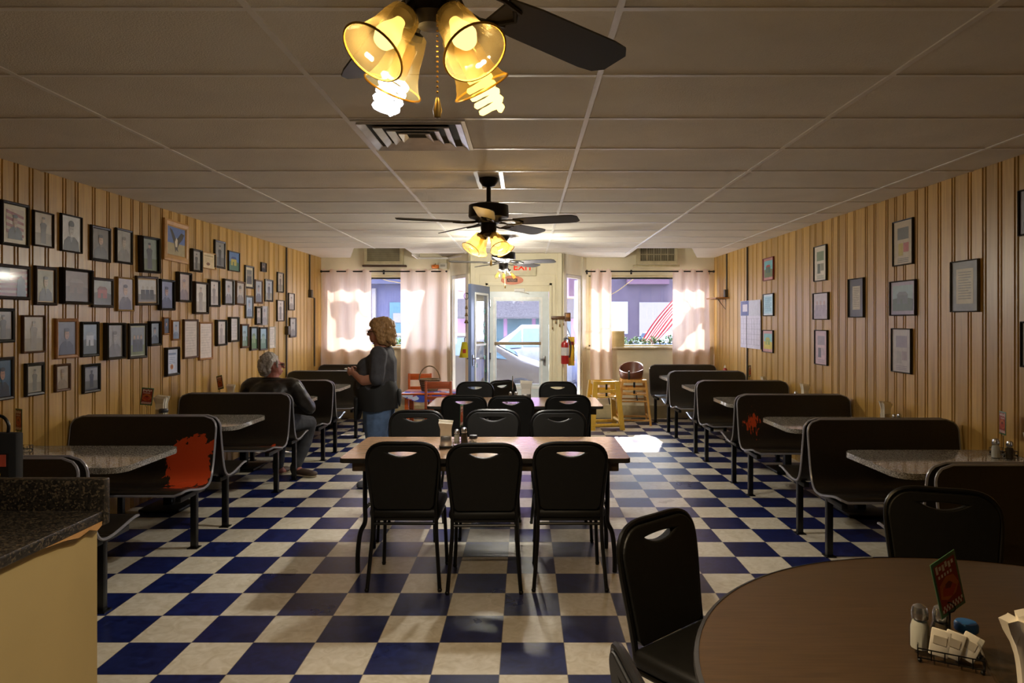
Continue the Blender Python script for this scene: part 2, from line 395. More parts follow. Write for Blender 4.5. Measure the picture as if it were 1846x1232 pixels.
# dropped ceiling: cut back over the two air conditioners
RN = 9.64
cb = MB()
def slab(poly):
    cb.rings([[(x, y, HC) for x, y in poly], [(x, y, HC + .02) for x, y in poly]])
slab([(XL, YB), (XR, YB), (XR, RN), (XL, RN)])
slab([(-1.70, RN), (1.58, RN), (1.59, DW), (-1.72, DW)])
slab([(.31, DW), (1.59, DW), (1.6, YF), (.31, YF)])
slab([(-.835, DW), (.31, DW), (.31, YF), (-.835, YF)])
slab([(2.36, RN), (XR, RN), (XR, YF), (2.80, YF)])
slab([(XL, RN), (-2.43, RN), (-2.85, YF), (XL, YF)])
struct(cb.build('ceiling', CEIL, smooth=0))
rc = MB()
rc.bb(XL - .12, XR + .12, YB - .1, YF + .15, HC + .45, HC + .55)
def seg(mb, A, B, z0, z1, th=.02):
    A = Vector(A); B = Vector(B); d = (B - A); L = d.length
    return mb.box(((A.x + B.x) / 2, (A.y + B.y) / 2, (z0 + z1) / 2), (L, th, z1 - z0), rot=(0, 0, math.atan2(d.y, d.x)))
WHITEP = M('white_paint', '#d9d4c6', .6, var=.04)
for A, B in (((-1.70, RN), (-1.72, YF)), ((1.58, RN), (1.6, YF)), ((2.36, RN), (2.80, YF)), ((-2.43, RN), (-2.85, YF)), ((-2.43, RN), (-1.70, RN)), ((1.58, RN), (2.36, RN))):
    seg(rc, A, B, HC, HC + .45, .015)
struct(rc.build('ceiling_recess', WHITEP, smooth=0))
# grid of T bars
tb = MB()
for k in range(-3, 3):
    x = .31 + 1.2192 * k
    if XL < x < XR: tb.bb(x - .012, x + .012, YB, DW if -1.72 < x < 1.6 else RN, HC - .006, HC - .0005)
for k in range(-6, 20):
    y = .417 + .6096 * k
    if YB < y < RN: tb.bb(XL, XR, y - .012, y + .012, HC - .0045, HC - .0004)
    elif RN <= y < DW: tb.bb(-1.70, 1.58, y - .012, y + .012, HC - .0045, HC - .0004)
tb.bb(-1.72, -.835, YF - .1, YF - .076, HC - .03, HC - .003)
seg(tb, (-1.24, YF - .09), (-.835, DW), HC - .03, HC - .003, .024)
seg(tb, (-1.72, DW), (-1.735, YF - .08), HC - .03, HC - .003, .024)
for fy in (4.93, 8.3):
    for x in (-.345, -.17):
        tb.bb(x - .014, x + .014, fy - .24, fy + .37, HC - .0055, HC - .0005)
struct(tb.build('trim_1', TBAR, smooth=0))

# shop front ------------------------------------------------------------
SILL, HEAD = 1.165, 2.325
wf = MB()
def wall_hole(x0, x1, hx0, hx1):
    wf.prism([(x0, 0), (x1, 0), (x1, HC + .45), (x0, HC + .45)], YF, YF + .12, [[(hx0, SILL), (hx1, SILL), (hx1, HEAD), (hx0, HEAD)]])
wall_hole(XL, -1.25, -3.17, -1.33); wall_hole(.96, XR, 1.03, 2.98)
struct(wf.build('wall_front', CREAM, smooth=0))
wd = MB()
wd.prism([(-.835, 0), (-.565, 0), (-.565, 2.12), (.363, 2.12), (.363, 0), (.557, 0), (.557, HC + .45), (-.835, HC + .45)], DW, DW + .1)
struct(wd.build('wall_door', CREAM, smooth=0))
tr = MB()   # door casing
for x0, x1, z0, z1, d in ((-.835, -.76, 0, HC, .022), (.49, .557, 0, HC, .022), (.363, .405, 0, 2.16, .018), (-.605, -.565, 0, 2.16, .018), (-.605, .405, 2.12, 2.165, .018),
                          (-.70, .465, 2.28, 2.305, .012), (.44, .465, .1, 2.28, .012), (-.70, -.68, .1, 2.28, .012)):
    tr.bb(x0, x1, DW - d, DW - .001, z0, z1, bev=.004)
tr.bb(-.565, .363, DW + .02, DW + .09, 2.03, 2.12)
struct(tr.build('trim_2', CREAM, smooth=0))
# angled bays either side of the door
an = MB()
AL, BL, AR, BR = (-.835, DW + .02), (-1.25, YF + .02), (.557, DW + .02), (.96, YF + .02)
def lerp(A, B, t): return (A[0] + (B[0] - A[0]) * t, A[1] + (B[1] - A[1]) * t)
for A, B in ((AL, BL), (AR, BR)):
    seg(an, A, B, HEAD - .02, HC + .45, .07); seg(an, A, B, 0, .2, .07)
    seg(an, A, lerp(A, B, .1), 0, HC, .07); seg(an, lerp(A, B, .8), B, 0, HC, .08)
struct(an.build('wall_bay', CREAM, smooth=0))
for i, (A, B) in enumerate(((AL, BL), (AR, BR))):
    w = seg(MB(), lerp(A, B, .1), lerp(A, B, .8), .2, HEAD - .02, .008).build('window_%d' % (i + 3), PANE, smooth=0); struct(w)
    f = MB()
    for t0, t1, z0, z1 in ((.1, .16, .2, 2.3), (.74, .8, .2, 2.3), (.1, .8, .2, .25), (.1, .8, 2.25, 2.3)):
        seg(f, lerp(A, B, t0), lerp(A, B, t1), z0, z1, .05)
    f.build('window_frame', WHITEP, w, smooth=0)
WOODS = M('stained_sill', '#6b4a2e', .5)
for n, (x0, x1, side) in enumerate(((-3.17, -1.33, 0), (1.03, 2.98, 1))):
    w = struct(MB().bb(x0, x1, YF + .05, YF + .058, SILL, HEAD).build('window_%d' % (n + 1), PANE, smooth=0))
    f = MB()
    for a, b_, c, d in ((x0, x0 + .04, SILL, HEAD), (x1 - .04, x1, SILL, HEAD), (x0, x1, SILL, SILL + .03), (x0, x1, HEAD - .03, HEAD)):
        f.bb(a, b_, YF + .02, YF + .09, c, d, bev=.004)
    f.build('window_frame', M('cream_frame', '#cbbf97', .45), w, smooth=0)
    s = MB(); s.bb(x0 - .05, x1 + .05, YF - .09, YF + .03, SILL - .03, SILL, bev=.006)
    s.build('window_sill', M('sill_paint', '#d2c3a0', .4), w)
    k = MB(); k.bb(x0, x1, YF + .075, YF + .09, HEAD - .06, HEAD - .03); k.build('dark_gasket', BLK, w, smooth=0)
bs = MB()
bs.bb(XL, -1.25, YF - .02, YF, 0, .21, bev=.005); bs.bb(.96, XR, YF - .02, YF, 0, .21, bev=.005)
struct(bs.build('baseboard_front', M('base_paint', '#b9ad88', .5), smooth=0))

# street door (storm door) and inner door -------------------------------
DGREY = M('door_grey', '#d3dde2', .35, var=.04)
dy0, dy1 = DW + .03, DW + .07
d = MB()
d.prism([(-.56, .02), (.358, .02), (.358, 2.03), (-.56, 2.03)], dy0, dy1, [[(-.44, .62), (.212, .62), (.212, 1.215), (-.44, 1.215)], [(-.44, 1.26), (.212, 1.26), (.212, 1.885), (-.44, 1.885)]])
door1 = struct(d.build('door_1', DGREY, smooth=0))
p = MB(); p.bb(-.44, .212, DW + .048, DW + .053, 1.26, 1.885); p.bb(-.44, .212, DW + .048, DW + .053, .62, 1.215)
p.build('glass_pane', PANE, door1, smooth=0)
p = MB()
p.prism(rrect(.75, 1.40, .01, 1, -.114, 1.245), dy0 - .012, dy0, [rrect(.70, 1.32, .01, 1, -.114, 1.245)])
p.build('moulding', M('door_white', '#e6e8e8', .35), door1, smooth=0)
p = MB(); p.bb(-.47, .24, dy0 - .025, dy0, 1.215, 1.262, bev=.006); p.build('push_bar', M('brown_rail', '#8d7a60', .4), door1)
p = MB(); p.box((.29, dy0 - .02, .98), (.035, .03, .14), bev=.006); p.tube([(.29, dy0 - .03, 1.0), (.22, dy0 - .05, 1.0)], .009); p.build('handle', STEEL, door1)
p = MB(); p.box((-.09, dy0 - .04, 2.05), (.16, .05, .05), bev=.008); p.tube([(-.09, dy0 - .05, 2.03), (.05, dy0 - .1, 2.0)], .008); p.build('door_closer', M('closer_white', '#d8d6d2', .4), door1)

BLUED = M('blue_grey_door', '#5a6886', .35, var=.06)
ROTD = math.atan2(9.55 - 10.36, -.776 + .56)
d = MB()
d.prism([(0, .02), (.84, .02), (.84, 2.10), (0, 2.10)], -.022, .022, [[(.13, .25), (.66, .25), (.66, 1.96), (.13, 1.96)]])
door2 = struct(d.build('door_2', BLUED, loc=(-.56, 10.355, 0), rot=(0, 0, ROTD), smooth=0))
p = MB(); p.bb(.13, .66, -.004, .004, .25, 1.96); p.build('glass_pane', PANE, door2, smooth=0)
p = MB()
p.prism(rrect(.59, 1.77, .01, 1, .395, 1.105), -.035, .035, [rrect(.53, 1.71, .01, 1, .395, 1.105)]); p.bb(.13, .66, -.012, .012, 1.22, 1.25)
p.build('glazing_bead', M('bead_white', '#cfd0cc', .4), door2, smooth=0)
p = MB()
for sy in (-1, 1):
    p.box((.77, sy * .028, 1.03), (.045, .012, .16), bev=.004); p.tube([(.77, sy * .03, 1.05), (.77, sy * .06, 1.05), (.65, sy * .065, 1.05)], .01)
p.build('lever_handle', STEEL, door2)
p = MB()   # clinging leaf decorations on the glass
random.seed(11)
for k in range(15):
    x = random.choice([.19, .6]) + random.uniform(-.04, .04); z = .45 + k * .098
    pts = [(x + math.cos(a) * .03 * (1 + .4 * math.cos(5 * a)), .006, z + math.sin(a) * .035 * (1 + .4 * math.cos(5 * a))) for a in [2 * PI * i / 20 for i in range(20)]]
    p.rings([pts, [(q[0], .008, q[2]) for q in pts]])
p.build('leaf_decal', M('leaf_green', '#2f7a58', .5), door2)
p = MB()
for z in (.35, 1.05, 1.85): p.tube([(0, .03, z - .05), (0, .03, z + .05)], .012)
p.build('hinge', STEEL, door2)

# exterior eave, and an unseen canopy added to keep sun off the door
ev = MB(); ev.bb(XL - .3, -1.2, YF + .12, YF + .68, 2.70, 2.82); ev.bb(1.0, XR + .3, YF + .12, YF + .68, 2.70, 2.82)
ev.bb(-1.35, 1.1, DW + .12, 13.3, HC + .02, HC + .12)
struct(ev.build('ceiling_eave_and_sun_block', M('eave_wood', '#8a7f70', .8), smooth=0))

# ------------------------------------------------------------------ banquet chairs
def curve_pts(pts, n=6):
    """rounded polyline (Catmull-Rom)"""
    P = [Vector(p) for p in pts]; out = []
    for i in range(len(P) - 1):
        p0 = P[max(i-1, 0)]; p1 = P[i]; p2 = P[i+1]; p3 = P[min(i+2, len(P)-1)]
        for k in range(n):
            t = k / n
            out.append(.5 * ((2*p1) + (-p0 + p2)*t + (2*p0 - 5*p1 + 4*p2 - p3)*t*t + (-p0 + 3*p1 - 3*p2 + p3)*t*t*t))
    out.append(P[-1]); return out
BZ0, BZ1, BW = .475, .862, .41
def lean(x, y, z):                      # backrest leans back as it rises
    return (x, y - .185 - (z - .45) * .16 + .03 * (1 - (x / .21) ** 2) * 0, z)
def make_chair():
    t = thing('banquet_chair', 'x', 'chair')
    # backrest with a half-moon hand slot
    out = []
    w0, w1, r = .175, .205, .095
    for k in range(9):
        a = PI / 2 * k / 8; out.append((w1 - r + r * math.cos(a), BZ1 - r + r * math.sin(a)))
    for k in range(9):
        a = PI / 2 + PI / 2 * k / 8; out.append((-w1 + r + r * math.cos(a), BZ1 - r + r * math.sin(a)))
    out += [(-w0, BZ0 + .02), (-w0 + .02, BZ0), (w0 - .02, BZ0), (w0, BZ0 + .02)]
    slot = []
    for k in range(11):
        u = -1 + 2 * k / 10; slot.append((u * .088, BZ1 - .044 + .006 * (1 - u * u)))
    for k in range(1, 10):
        u = 1 - 2 * k / 10; slot.append((u * .088, BZ1 - .044 - .026 * (1 - u * u)))
    b = MB(); b.prism(out, -.018, .018, [slot], f=lean)
    bo = b.build('backrest', VINYL, t, smooth=0)
    bv = bo.modifiers.new('bevel', 'BEVEL'); bv.width = .006; bv.segments = 2; bv.limit_method = 'ANGLE'; bv.angle_limit = math.radians(50)
    s = MB(); s.box((0, .02, .445), (.42, .42, .065), bev=.028, seg=3); s.build('seat', VINYL, t, smooth=60)
    s = MB(); s.box((0, .02, .408), (.38, .38, .018), bev=.004); s.build('seat_pan', BLK, t)
    # back frame: a tube around the backrest, running down into the rear legs
    loop = [(-w0 - .012, BZ0 - .05), (-w0 - .014, BZ0 + .05), (-w1 - .004, BZ1 - .12), (-w1 + .012, BZ1 - .035), (-w1 + .075, BZ1 + .006), (0, BZ1 + .01),
            (w1 - .075, BZ1 + .006), (w1 - .012, BZ1 - .035), (w1 + .004, BZ1 - .12), (w0 + .014, BZ0 + .05), (w0 + .012, BZ0 - .05)]
    f = MB(); f.tube(curve_pts([lean(x, 0, z) for x, z in loop], 5), .0115, 8); f.build('back_frame', BLACK, t)
    for sx in (-1, 1):
        l = MB(); l.tube(curve_pts([(sx * .187, -.181, .425), (sx * .19, -.185, .3), (sx * .213, -.225, 0)], 5), .0115, 8); l.sphere((sx * .213, -.225, .012), (.014, .014, .012), 8, 6); l.build('leg', BLACK, t)
        l = MB(); l.tube(curve_pts([(sx * .187, -.18, .405), (sx * .19, .05, .4), (sx * .19, .17, .39), (sx * .192, .2, .34), (sx * .205, .225, 0)], 5), .0115, 8); l.sphere((sx * .205, .225, .012), (.014, .014, .012), 8, 6); l.build('leg', BLACK, t)
    c = MB(); c.tube([(-.188, -.18, .385), (.188, -.18, .385)], .009); c.tube([(-.19, .17, .39), (.19, .17, .39)], .009)
    c.build('stretcher', BLACK, t)
    return t
chair0 = make_chair(); _used = []
def put_chair(x, y, rz, label, group=None):
    if not _used:
        _used.append(1); o = chair0; o.location = (x, y, 0); o.rotation_euler = (0, 0, rz); o['label'] = label
    else:
        o = dup(chair0, (x, y, 0), rz, label)
    if group: o['group'] = group
    return o
G1 = 'black banquet chairs around the folding tables'
# nearest row, backs to the camera
put_chair(-.712, 4.205, 0, 'black banquet chair, left of the three with backs to us at the nearer long table', G1)
put_chair(-.242, 4.165, .02, 'black banquet chair, middle of the three with backs to us at the nearer long table', G1)
put_chair(.262, 4.205, 0, 'black banquet chair, right of the three with backs to us at the nearer long table', G1)
put_chair(-.85, 5.10, PI, 'black banquet chair across the nearer long table, left one beside the napkin stack', G1)
put_chair(-.262, 5.14, PI - .03, 'black banquet chair across the nearer long table, middle of the far side', G1)
put_chair(.265, 5.10, PI + .02, 'black banquet chair across the nearer long table, right end of the far side', G1)
put_chair(-.58, 6.70, 0, 'black banquet chair, left on the near side of the table by the door', G1)
put_chair(-.135, 6.66, 0, 'black banquet chair, middle on the near side of the table by the door', G1)
put_chair(.405, 6.72, 0, 'black banquet chair, right on the near side of the table by the door', G1)
put_chair(-.58, 7.62, PI, 'black banquet chair facing us behind the far table, below the open inner door', G1)
put_chair(-.11, 7.88, PI + .75, 'black banquet chair turned askew behind the far table, half hidden by the napkin stack', G1)
put_chair(.375, 7.62, PI, 'black banquet chair facing us behind the far table, right of the street door', G1)
G2 = 'black banquet chairs around the round table'
put_chair(.635, 2.285, -math.atan2(.8, -.93) , 'black banquet chair with hand slot angled at the round table, seen whole', G2)
put_chair(.47, 1.385, -math.atan2(1.0, .12), 'black banquet chair at the bottom edge, only its rounded back showing beside the round table', G2)
put_chair(1.66, 2.62, math.atan2(.42, -1.23) , 'black banquet chair beyond the round table in front of the nearest right booth', G2)

# ------------------------------------------------------------------ folding tables
def folding_table(name, label, L, W, loc, mat, group):
    t = thing(name, label, 'table', loc, 0, group)
    a = MB(); a.prism(rrect(L, W, .035, 5), .725, .75, f=lambda x, y, z: (x, z, y)); a.build('tabletop', mat, t)
    e = MB(); e.prism(rrect(L + .006, W + .006, .038, 5), .722, .746, [rrect(L - .002, W - .002, .034, 5)], f=lambda x, y, z: (x, z, y)); e.build('edge_band', EDGEB, t)
    ap = MB(); ap.prism(rrect(L - .12, W - .12, .02, 3), .66, .725, [rrect(L - .15, W - .15, .015, 3)], f=lambda x, y, z: (x, z, y)); ap.build('apron', M('table_apron', '#4a3a28', .5), t)
    for sx in (-1, 1):
        for sy in (-1, 1):
            l = MB(); x = sx * (L / 2 - .12); y = sy * (W / 2 - .16)
            l.tube(curve_pts([(x, y, .70), (x, y, .42), (x + sx * .0, y, .32), (x + sx * .03, y, .25), (x + sx * .045, y, .12), (x + sx * .045, y, .005)], 5), .0145, 8)
            l.build('leg', BLACK, t)
        b = MB(); b.tube([(sx * (L / 2 - .12), -(W / 2 - .16), .40), (sx * (L / 2 - .12), W / 2 - .16, .40)], .011)
        b.tube([(sx * (L / 2 - .12), 0, .40), (sx * (L / 2 - .62), 0, .70)], .007); b.build('leg_brace', BLACK, t)
    return t
folding_table('folding_table', 'long folding table nearest the middle of the room, with six chairs and condiments', 1.76, .77, (-.245, 4.505, 0), WOODT2, 'long folding tables')
folding_table('folding_table', 'long folding table further back, in front of the street door', 1.72, .77, (-.10, 7.03, 0), WOODT2, 'long folding tables')
rt = thing('round_table', 'large round brown wood-grain table in the lower right corner', 'table', (1.31, 1.49, 0))
a = MB(); a.lathe([(0, .728), (.90, .728), (.905, .732), (.905, .75), (0, .75)], seg=96); a.build('tabletop', WOODT, rt)
a = MB(); a.lathe([(.903, .722), (.914, .726), (.916, .737), (.914, .748), (.903, .752)], seg=96, cap0=False, cap1=False); a.build('edge_band', EDGEB, rt)
a = MB(); a.lathe([(.34, 0), (.34, .03), (.06, .08), (.05, .12), (.05, .66), (.2, .70), (.2, .728), (0, .728)], seg=32); a.build('pedestal', BLACK, rt)

# ------------------------------------------------------------------ booths
BL_ = 1.055                                   # bench length out from the wall
PROF = [(.028, .885), (.034, .82), (.048, .72), (.066, .62), (.083, .54), (.104, .475), (.138, .43), (.185, .412), (.25, .412), (.34, .428), (.42, .445), (.48, .452), (.515, .447), (.532, .432)]
def resample(P, n):
    P = [Vector((a, b)) for a, b in P]; d = [0]
    for a, b in zip(P, P[1:]): d.append(d[-1] + (b - a).length)
    out = []
    for k in range(n):
        s = d[-1] * k / (n - 1); i = 0
        while i < len(d) - 2 and d[i+1] < s: i += 1
        u = (s - d[i]) / (d[i+1] - d[i]); out.append((P[i].lerp(P[i+1], u), s))
    return out, d[-1]
_pc, _len = resample([tuple(p) for p in [q.to_2d() for q in curve_pts([(a, b, 0) for a, b in PROF], 5)]], 46)
def shell(face, L):
    """one moulded bench shell; face=-1 looks towards -Y. returns shell and rim builders"""
    r = .085; th = .014
    top, bot, rimA, rimB = [], [], [], []
    for i, (p, s) in enumerate(_pc):
        q = _pc[min(i+1, len(_pc)-1)][0] - _pc[max(i-1, 0)][0]; nrm = Vector((-q.y, q.x)).normalized()
        if nrm.y < 0 and i > 30: nrm = -nrm
        if i <= 30 and nrm.x < 0: nrm = -nrm
        e = min(s, _len - s) ; rr = r if s < _len / 2 else .05
        ins = rr - math.sqrt(max(rr * rr - (rr - min(e, rr)) ** 2, 0)) if e < rr else 0
        x0, x1 = ins, L - ins
        a = p + nrm * th * .5; b = p - nrm * th * .5
        cols = [x0 + (x1 - x0) * k / 6 for k in range(7)]
        top.append([(x, face * a.x, a.y) for x in cols]); bot.append([(x, face * b.x, b.y) for x in cols])
        rimA.append((x0, face * p.x, p.y)); rimB.append((x1, face * p.x, p.y))
    m = MB()
    m.rings([ta + tb[::-1] for ta, tb in zip(top, bot)])
    rim = rimA + rimB[::-1]
    return m, rim
SHELLM = worn_shell('booth_black', 9, 0, ((0, 0, 0), (1, 1, 1)))
def booth(name, label, x, y, rz, faces, mats, group, L=BL_):
    t = thing(name, label, 'booth', (x, y, 0), rz, group)
    for fc, mt in zip(faces, mats):
        m, rim = shell(fc, L); so = m.build('bench_shell', mt, t, smooth=60)
        rm = MB(); rm.tube(rim, .0085, 6, loop=True); rm.build('edge_glint', EDGE, so)  # pale rim paints the reflected window light along the black edge
    for fc in faces:
        for lx in (.055, L - .2):
            l = MB(); l.bb(lx - .02, lx + .02, fc * .245 - .02, fc * .245 + .02, 0, .385, bev=.003)
            l.bb(lx - .035, lx + .035, fc * .245 - .035, fc * .245 + .035, 0, .006)
            l.build('leg', BLACK, t)
            s = MB(); y0, y1 = sorted((fc * .12, fc * .47)); s.bb(lx - .019, lx + .019, y0, y1, .372, .405, bev=.003); s.build('seat_support', BLACK, t)
    return t
W_L1 = worn_shell('booth_black_peeled', .78, 3.1, ((.16, -.12, .56), (.22, .4, .20)))
W_R2 = worn_shell('booth_black_scratched', 1.0, 8.3, ((.13, -.05, .62), (.26, .4, .36)), (2.6, 1, .5), 22)
W_L2 = worn_shell('booth_black_chipped', .80, 1.7, ((.05, -.3, .43), (.12, .2, .05)))
GL, GR = 'double booth benches along the left wall', 'double booth benches along the right wall'
# left row: turned by half a turn, so local -X runs to the wall and the faces swap
def W_turn(m, hot, size, am, seed): return worn_shell(m, am, seed, (hot, size))
WL1 = W_turn('booth_peeled_left', (.15, .075, .56), (.26, .5, .28), .70, 3.1)
WL2 = W_turn('booth_chip_left', (.10, .33, .43), (.16, .2, .06), .72, 1.7)
booth('booth_bench', 'nearest left booth bench, only its top showing behind the counter', -2.25, 3.47, PI, (1, -1), (SHELLM, SHELLM), GL)
booth('booth_bench', 'left booth bench with a large orange peeled patch near its aisle end', -2.25, 5.0, PI, (1, -1), (WL1, SHELLM), GL)
booth('booth_bench', 'left booth bench the grey-haired man sits against', -2.245, 6.55, PI, (1, -1), (WL2, SHELLM), GL)
booth('booth_bench', 'left booth bench in front of the seated man, across his table', -2.235, 7.97, PI, (1, -1), (SHELLM, SHELLM), GL)
booth('booth_bench', 'left booth bench behind the standing woman, second from the front windows', -2.235, 9.47, PI, (1, -1), (SHELLM, SHELLM), GL)
booth('booth_bench', 'single booth bench under the left curtained window', -2.23, 10.88, PI, (1,), (SHELLM,), 'single booth benches under the front windows')
booth('booth_bench', 'nearest right booth bench, behind the round table', 1.97, 3.31, 0, (-1, 1), (SHELLM, SHELLM), GR)
booth('booth_bench', 'second right booth bench, tall black back beside the nearest right wall table', 1.985, 4.83, 0, (-1, 1), (SHELLM, SHELLM), GR)
booth('booth_bench', 'right booth bench with red scratch marks, third from the camera', 1.985, 6.43, 0, (-1, 1), (W_R2, SHELLM), GR)
booth('booth_bench', 'right booth bench fourth from the camera, below the white napkin holder of the third table', 1.985, 7.93, 0, (-1, 1), (SHELLM, SHELLM), GR)
booth('booth_bench', 'right booth bench second from the front windows', 1.98, 9.45, 0, (-1, 1), (SHELLM, SHELLM), GR)
booth('booth_bench', 'single booth bench under the right curtained window', 1.97, 10.87, 0, (-1,), (SHELLM,), 'single booth benches under the front windows')

TL = 1.005
def booth_table(label, x, y, rz, group):
    t = thing('booth_table', label, 'table', (x, y, 0), rz, group)
    def outline(g=0):
        P = []; r = .10; W = .35 + g
        for (cx, cy, a0) in ((r, W - r, 90), (r, -W + r, 180)):
            for k in range(7):
                a = math.radians(a0 + 90 * k / 6); P.append((cx + (r + g) * math.cos(a), cy + r * math.sin(a)))
        return P + [(TL, -W), (TL, W)]
    f = lambda x, y, z: (x, z, y)
    a = MB(); a.prism(outline(), .708, .742, f=f); to = a.build('tabletop', GRANITE, t)
    p = MB(); p.box((TL - .30, 0, .35), (.07, .07, .70), bev=.008); p.box((TL - .30, 0, .695), (.34, .34, .02), bev=.004); p.build('pedestal', BLACK, t)
    p = MB(); p.box((TL - .30, 0, .02), (.34, .34, .03), bev=.012); p.build('pedestal_foot', BLACK, t)
    return t
TG1, TG2 = 'grey laminate tables along the left wall', 'grey laminate tables along the right wall'
for y, lab in ((4.235, 'grey speckled booth table at left, nearest, in front of the orange-peeled bench'), (5.76, 'grey speckled booth table at left, second, with white sugar jar and red menu card'),
               (7.295, 'grey speckled booth table the seated man leans on'), (8.73, 'grey speckled booth table at left behind the standing woman'), (10.22, 'grey speckled booth table at left nearest the curtained window')):
    booth_table(lab, -2.30, y, PI, TG1)
for y, lab in ((4.09, 'grey speckled booth table at right, nearest, above the round table'), (5.62, 'grey speckled booth table at right, second, with tall white napkin stack and plate'),
               (7.18, 'grey speckled booth table at right, third from the camera'), (8.69, 'grey speckled booth table at right, fourth, only its white corner showing'), (10.2, 'grey speckled booth table at right nearest the front window')):
    booth_table(lab, 2.05, y, 0, TG2)

# ------------------------------------------------------------------ counter in the left foreground
ct = thing('serving_counter', 'dark speckled laminate counter with cream side panel in the left foreground', 'counter', (-1.43, 1.0, 0))
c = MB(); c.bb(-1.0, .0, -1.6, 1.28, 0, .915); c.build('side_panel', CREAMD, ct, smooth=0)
c = MB(); c.bb(-1.0, .028, -1.6, 1.275, .915, .95, bev=.006); c.build('countertop', COUNTER, ct)
c = MB(); c.bb(-1.0, .032, 1.265, 1.30, .90, 1.055, bev=.006); c.build('backsplash', COUNTER, ct)
c = MB()
pr = [(1.27, .915), (1.27, .905), (1.24, .892), (1.20, .906), (1.15, .897), (1.08, .909), (1.0, .915)]
c.prism([(y, z) for y, z in pr], 0, .022, f=lambda x, y, z: (y + .004, x, z)); c.build('chipped_edge', M('bare_chipboard', '#a87b45', .8), ct)

# ------------------------------------------------------------------ ceiling fans
FANM = M('fan_bronze', '#16120d', .4, .4)
BLADE = M('fan_blade', '#1c1713', .45, var=.1, scale=6, stretch=(1, 12, 1))
GOLDR = M('shade_rim_gold', '#c79a3a', .3, .3)
def emis(name, hexc, s):
    if name in _mc: return _mc[name]
    m = bpy.data.materials.new(name); m.use_nodes = True; nt = m.node_tree; nt.nodes.remove(nt.nodes['Principled BSDF'])
    e = N(nt, 'ShaderNodeEmission'); e.inputs[0].default_value = lin(hexc); e.inputs[1].default_value = s
    nt.links.new(e.outputs[0], nt.nodes['Material Output'].inputs[0]); _mc[name] = m; return m
CFLW = emis('bulb_cool_white', '#f3f6ff', 1.1); CFLY = emis('bulb_warm_white', '#ffc860', .55); FIL = emis('bulb_filament', '#ffb040', .4); FIL2 = emis('bulb_soft', '#ffc878', .22)
def point(loc, col, e, r=.03, name='bulb_light'):
    l = bpy.data.lights.new(name, 'POINT'); l.energy = e; l.color = lin(col)[:3]; l.shadow_soft_size = r
    o = bpy.data.objects.new(name, l); o.location = loc; COL.objects.link(o); return o
def spot(loc, ax, col, e):
    l = bpy.data.lights.new('shaded_bulb_light', 'SPOT'); l.energy = e; l.color = lin(col)[:3]; l.shadow_soft_size = .03; l.spot_size = math.radians(150); l.spot_blend = .9
    o = bpy.data.objects.new('shaded_bulb_light', l); o.location = loc; o.rotation_euler = (ax * .6 + Vector((0, 0, -.6))).to_track_quat('-Z', 'Y').to_euler(); COL.objects.link(o)
def spiral_bulb(c, M3, L, r):
    b = MB(); P = []
    n = 96
    for k in range(n + 1):
        u = k / n; a = 2 * PI * 4.5 * u; rr = r * (1 - .25 * max(0, u - .75) / .25)
        P.append(c + M3 @ Vector((rr * math.cos(a), rr * math.sin(a), L * u)))
    b.tube(P, .0078, 6); return b
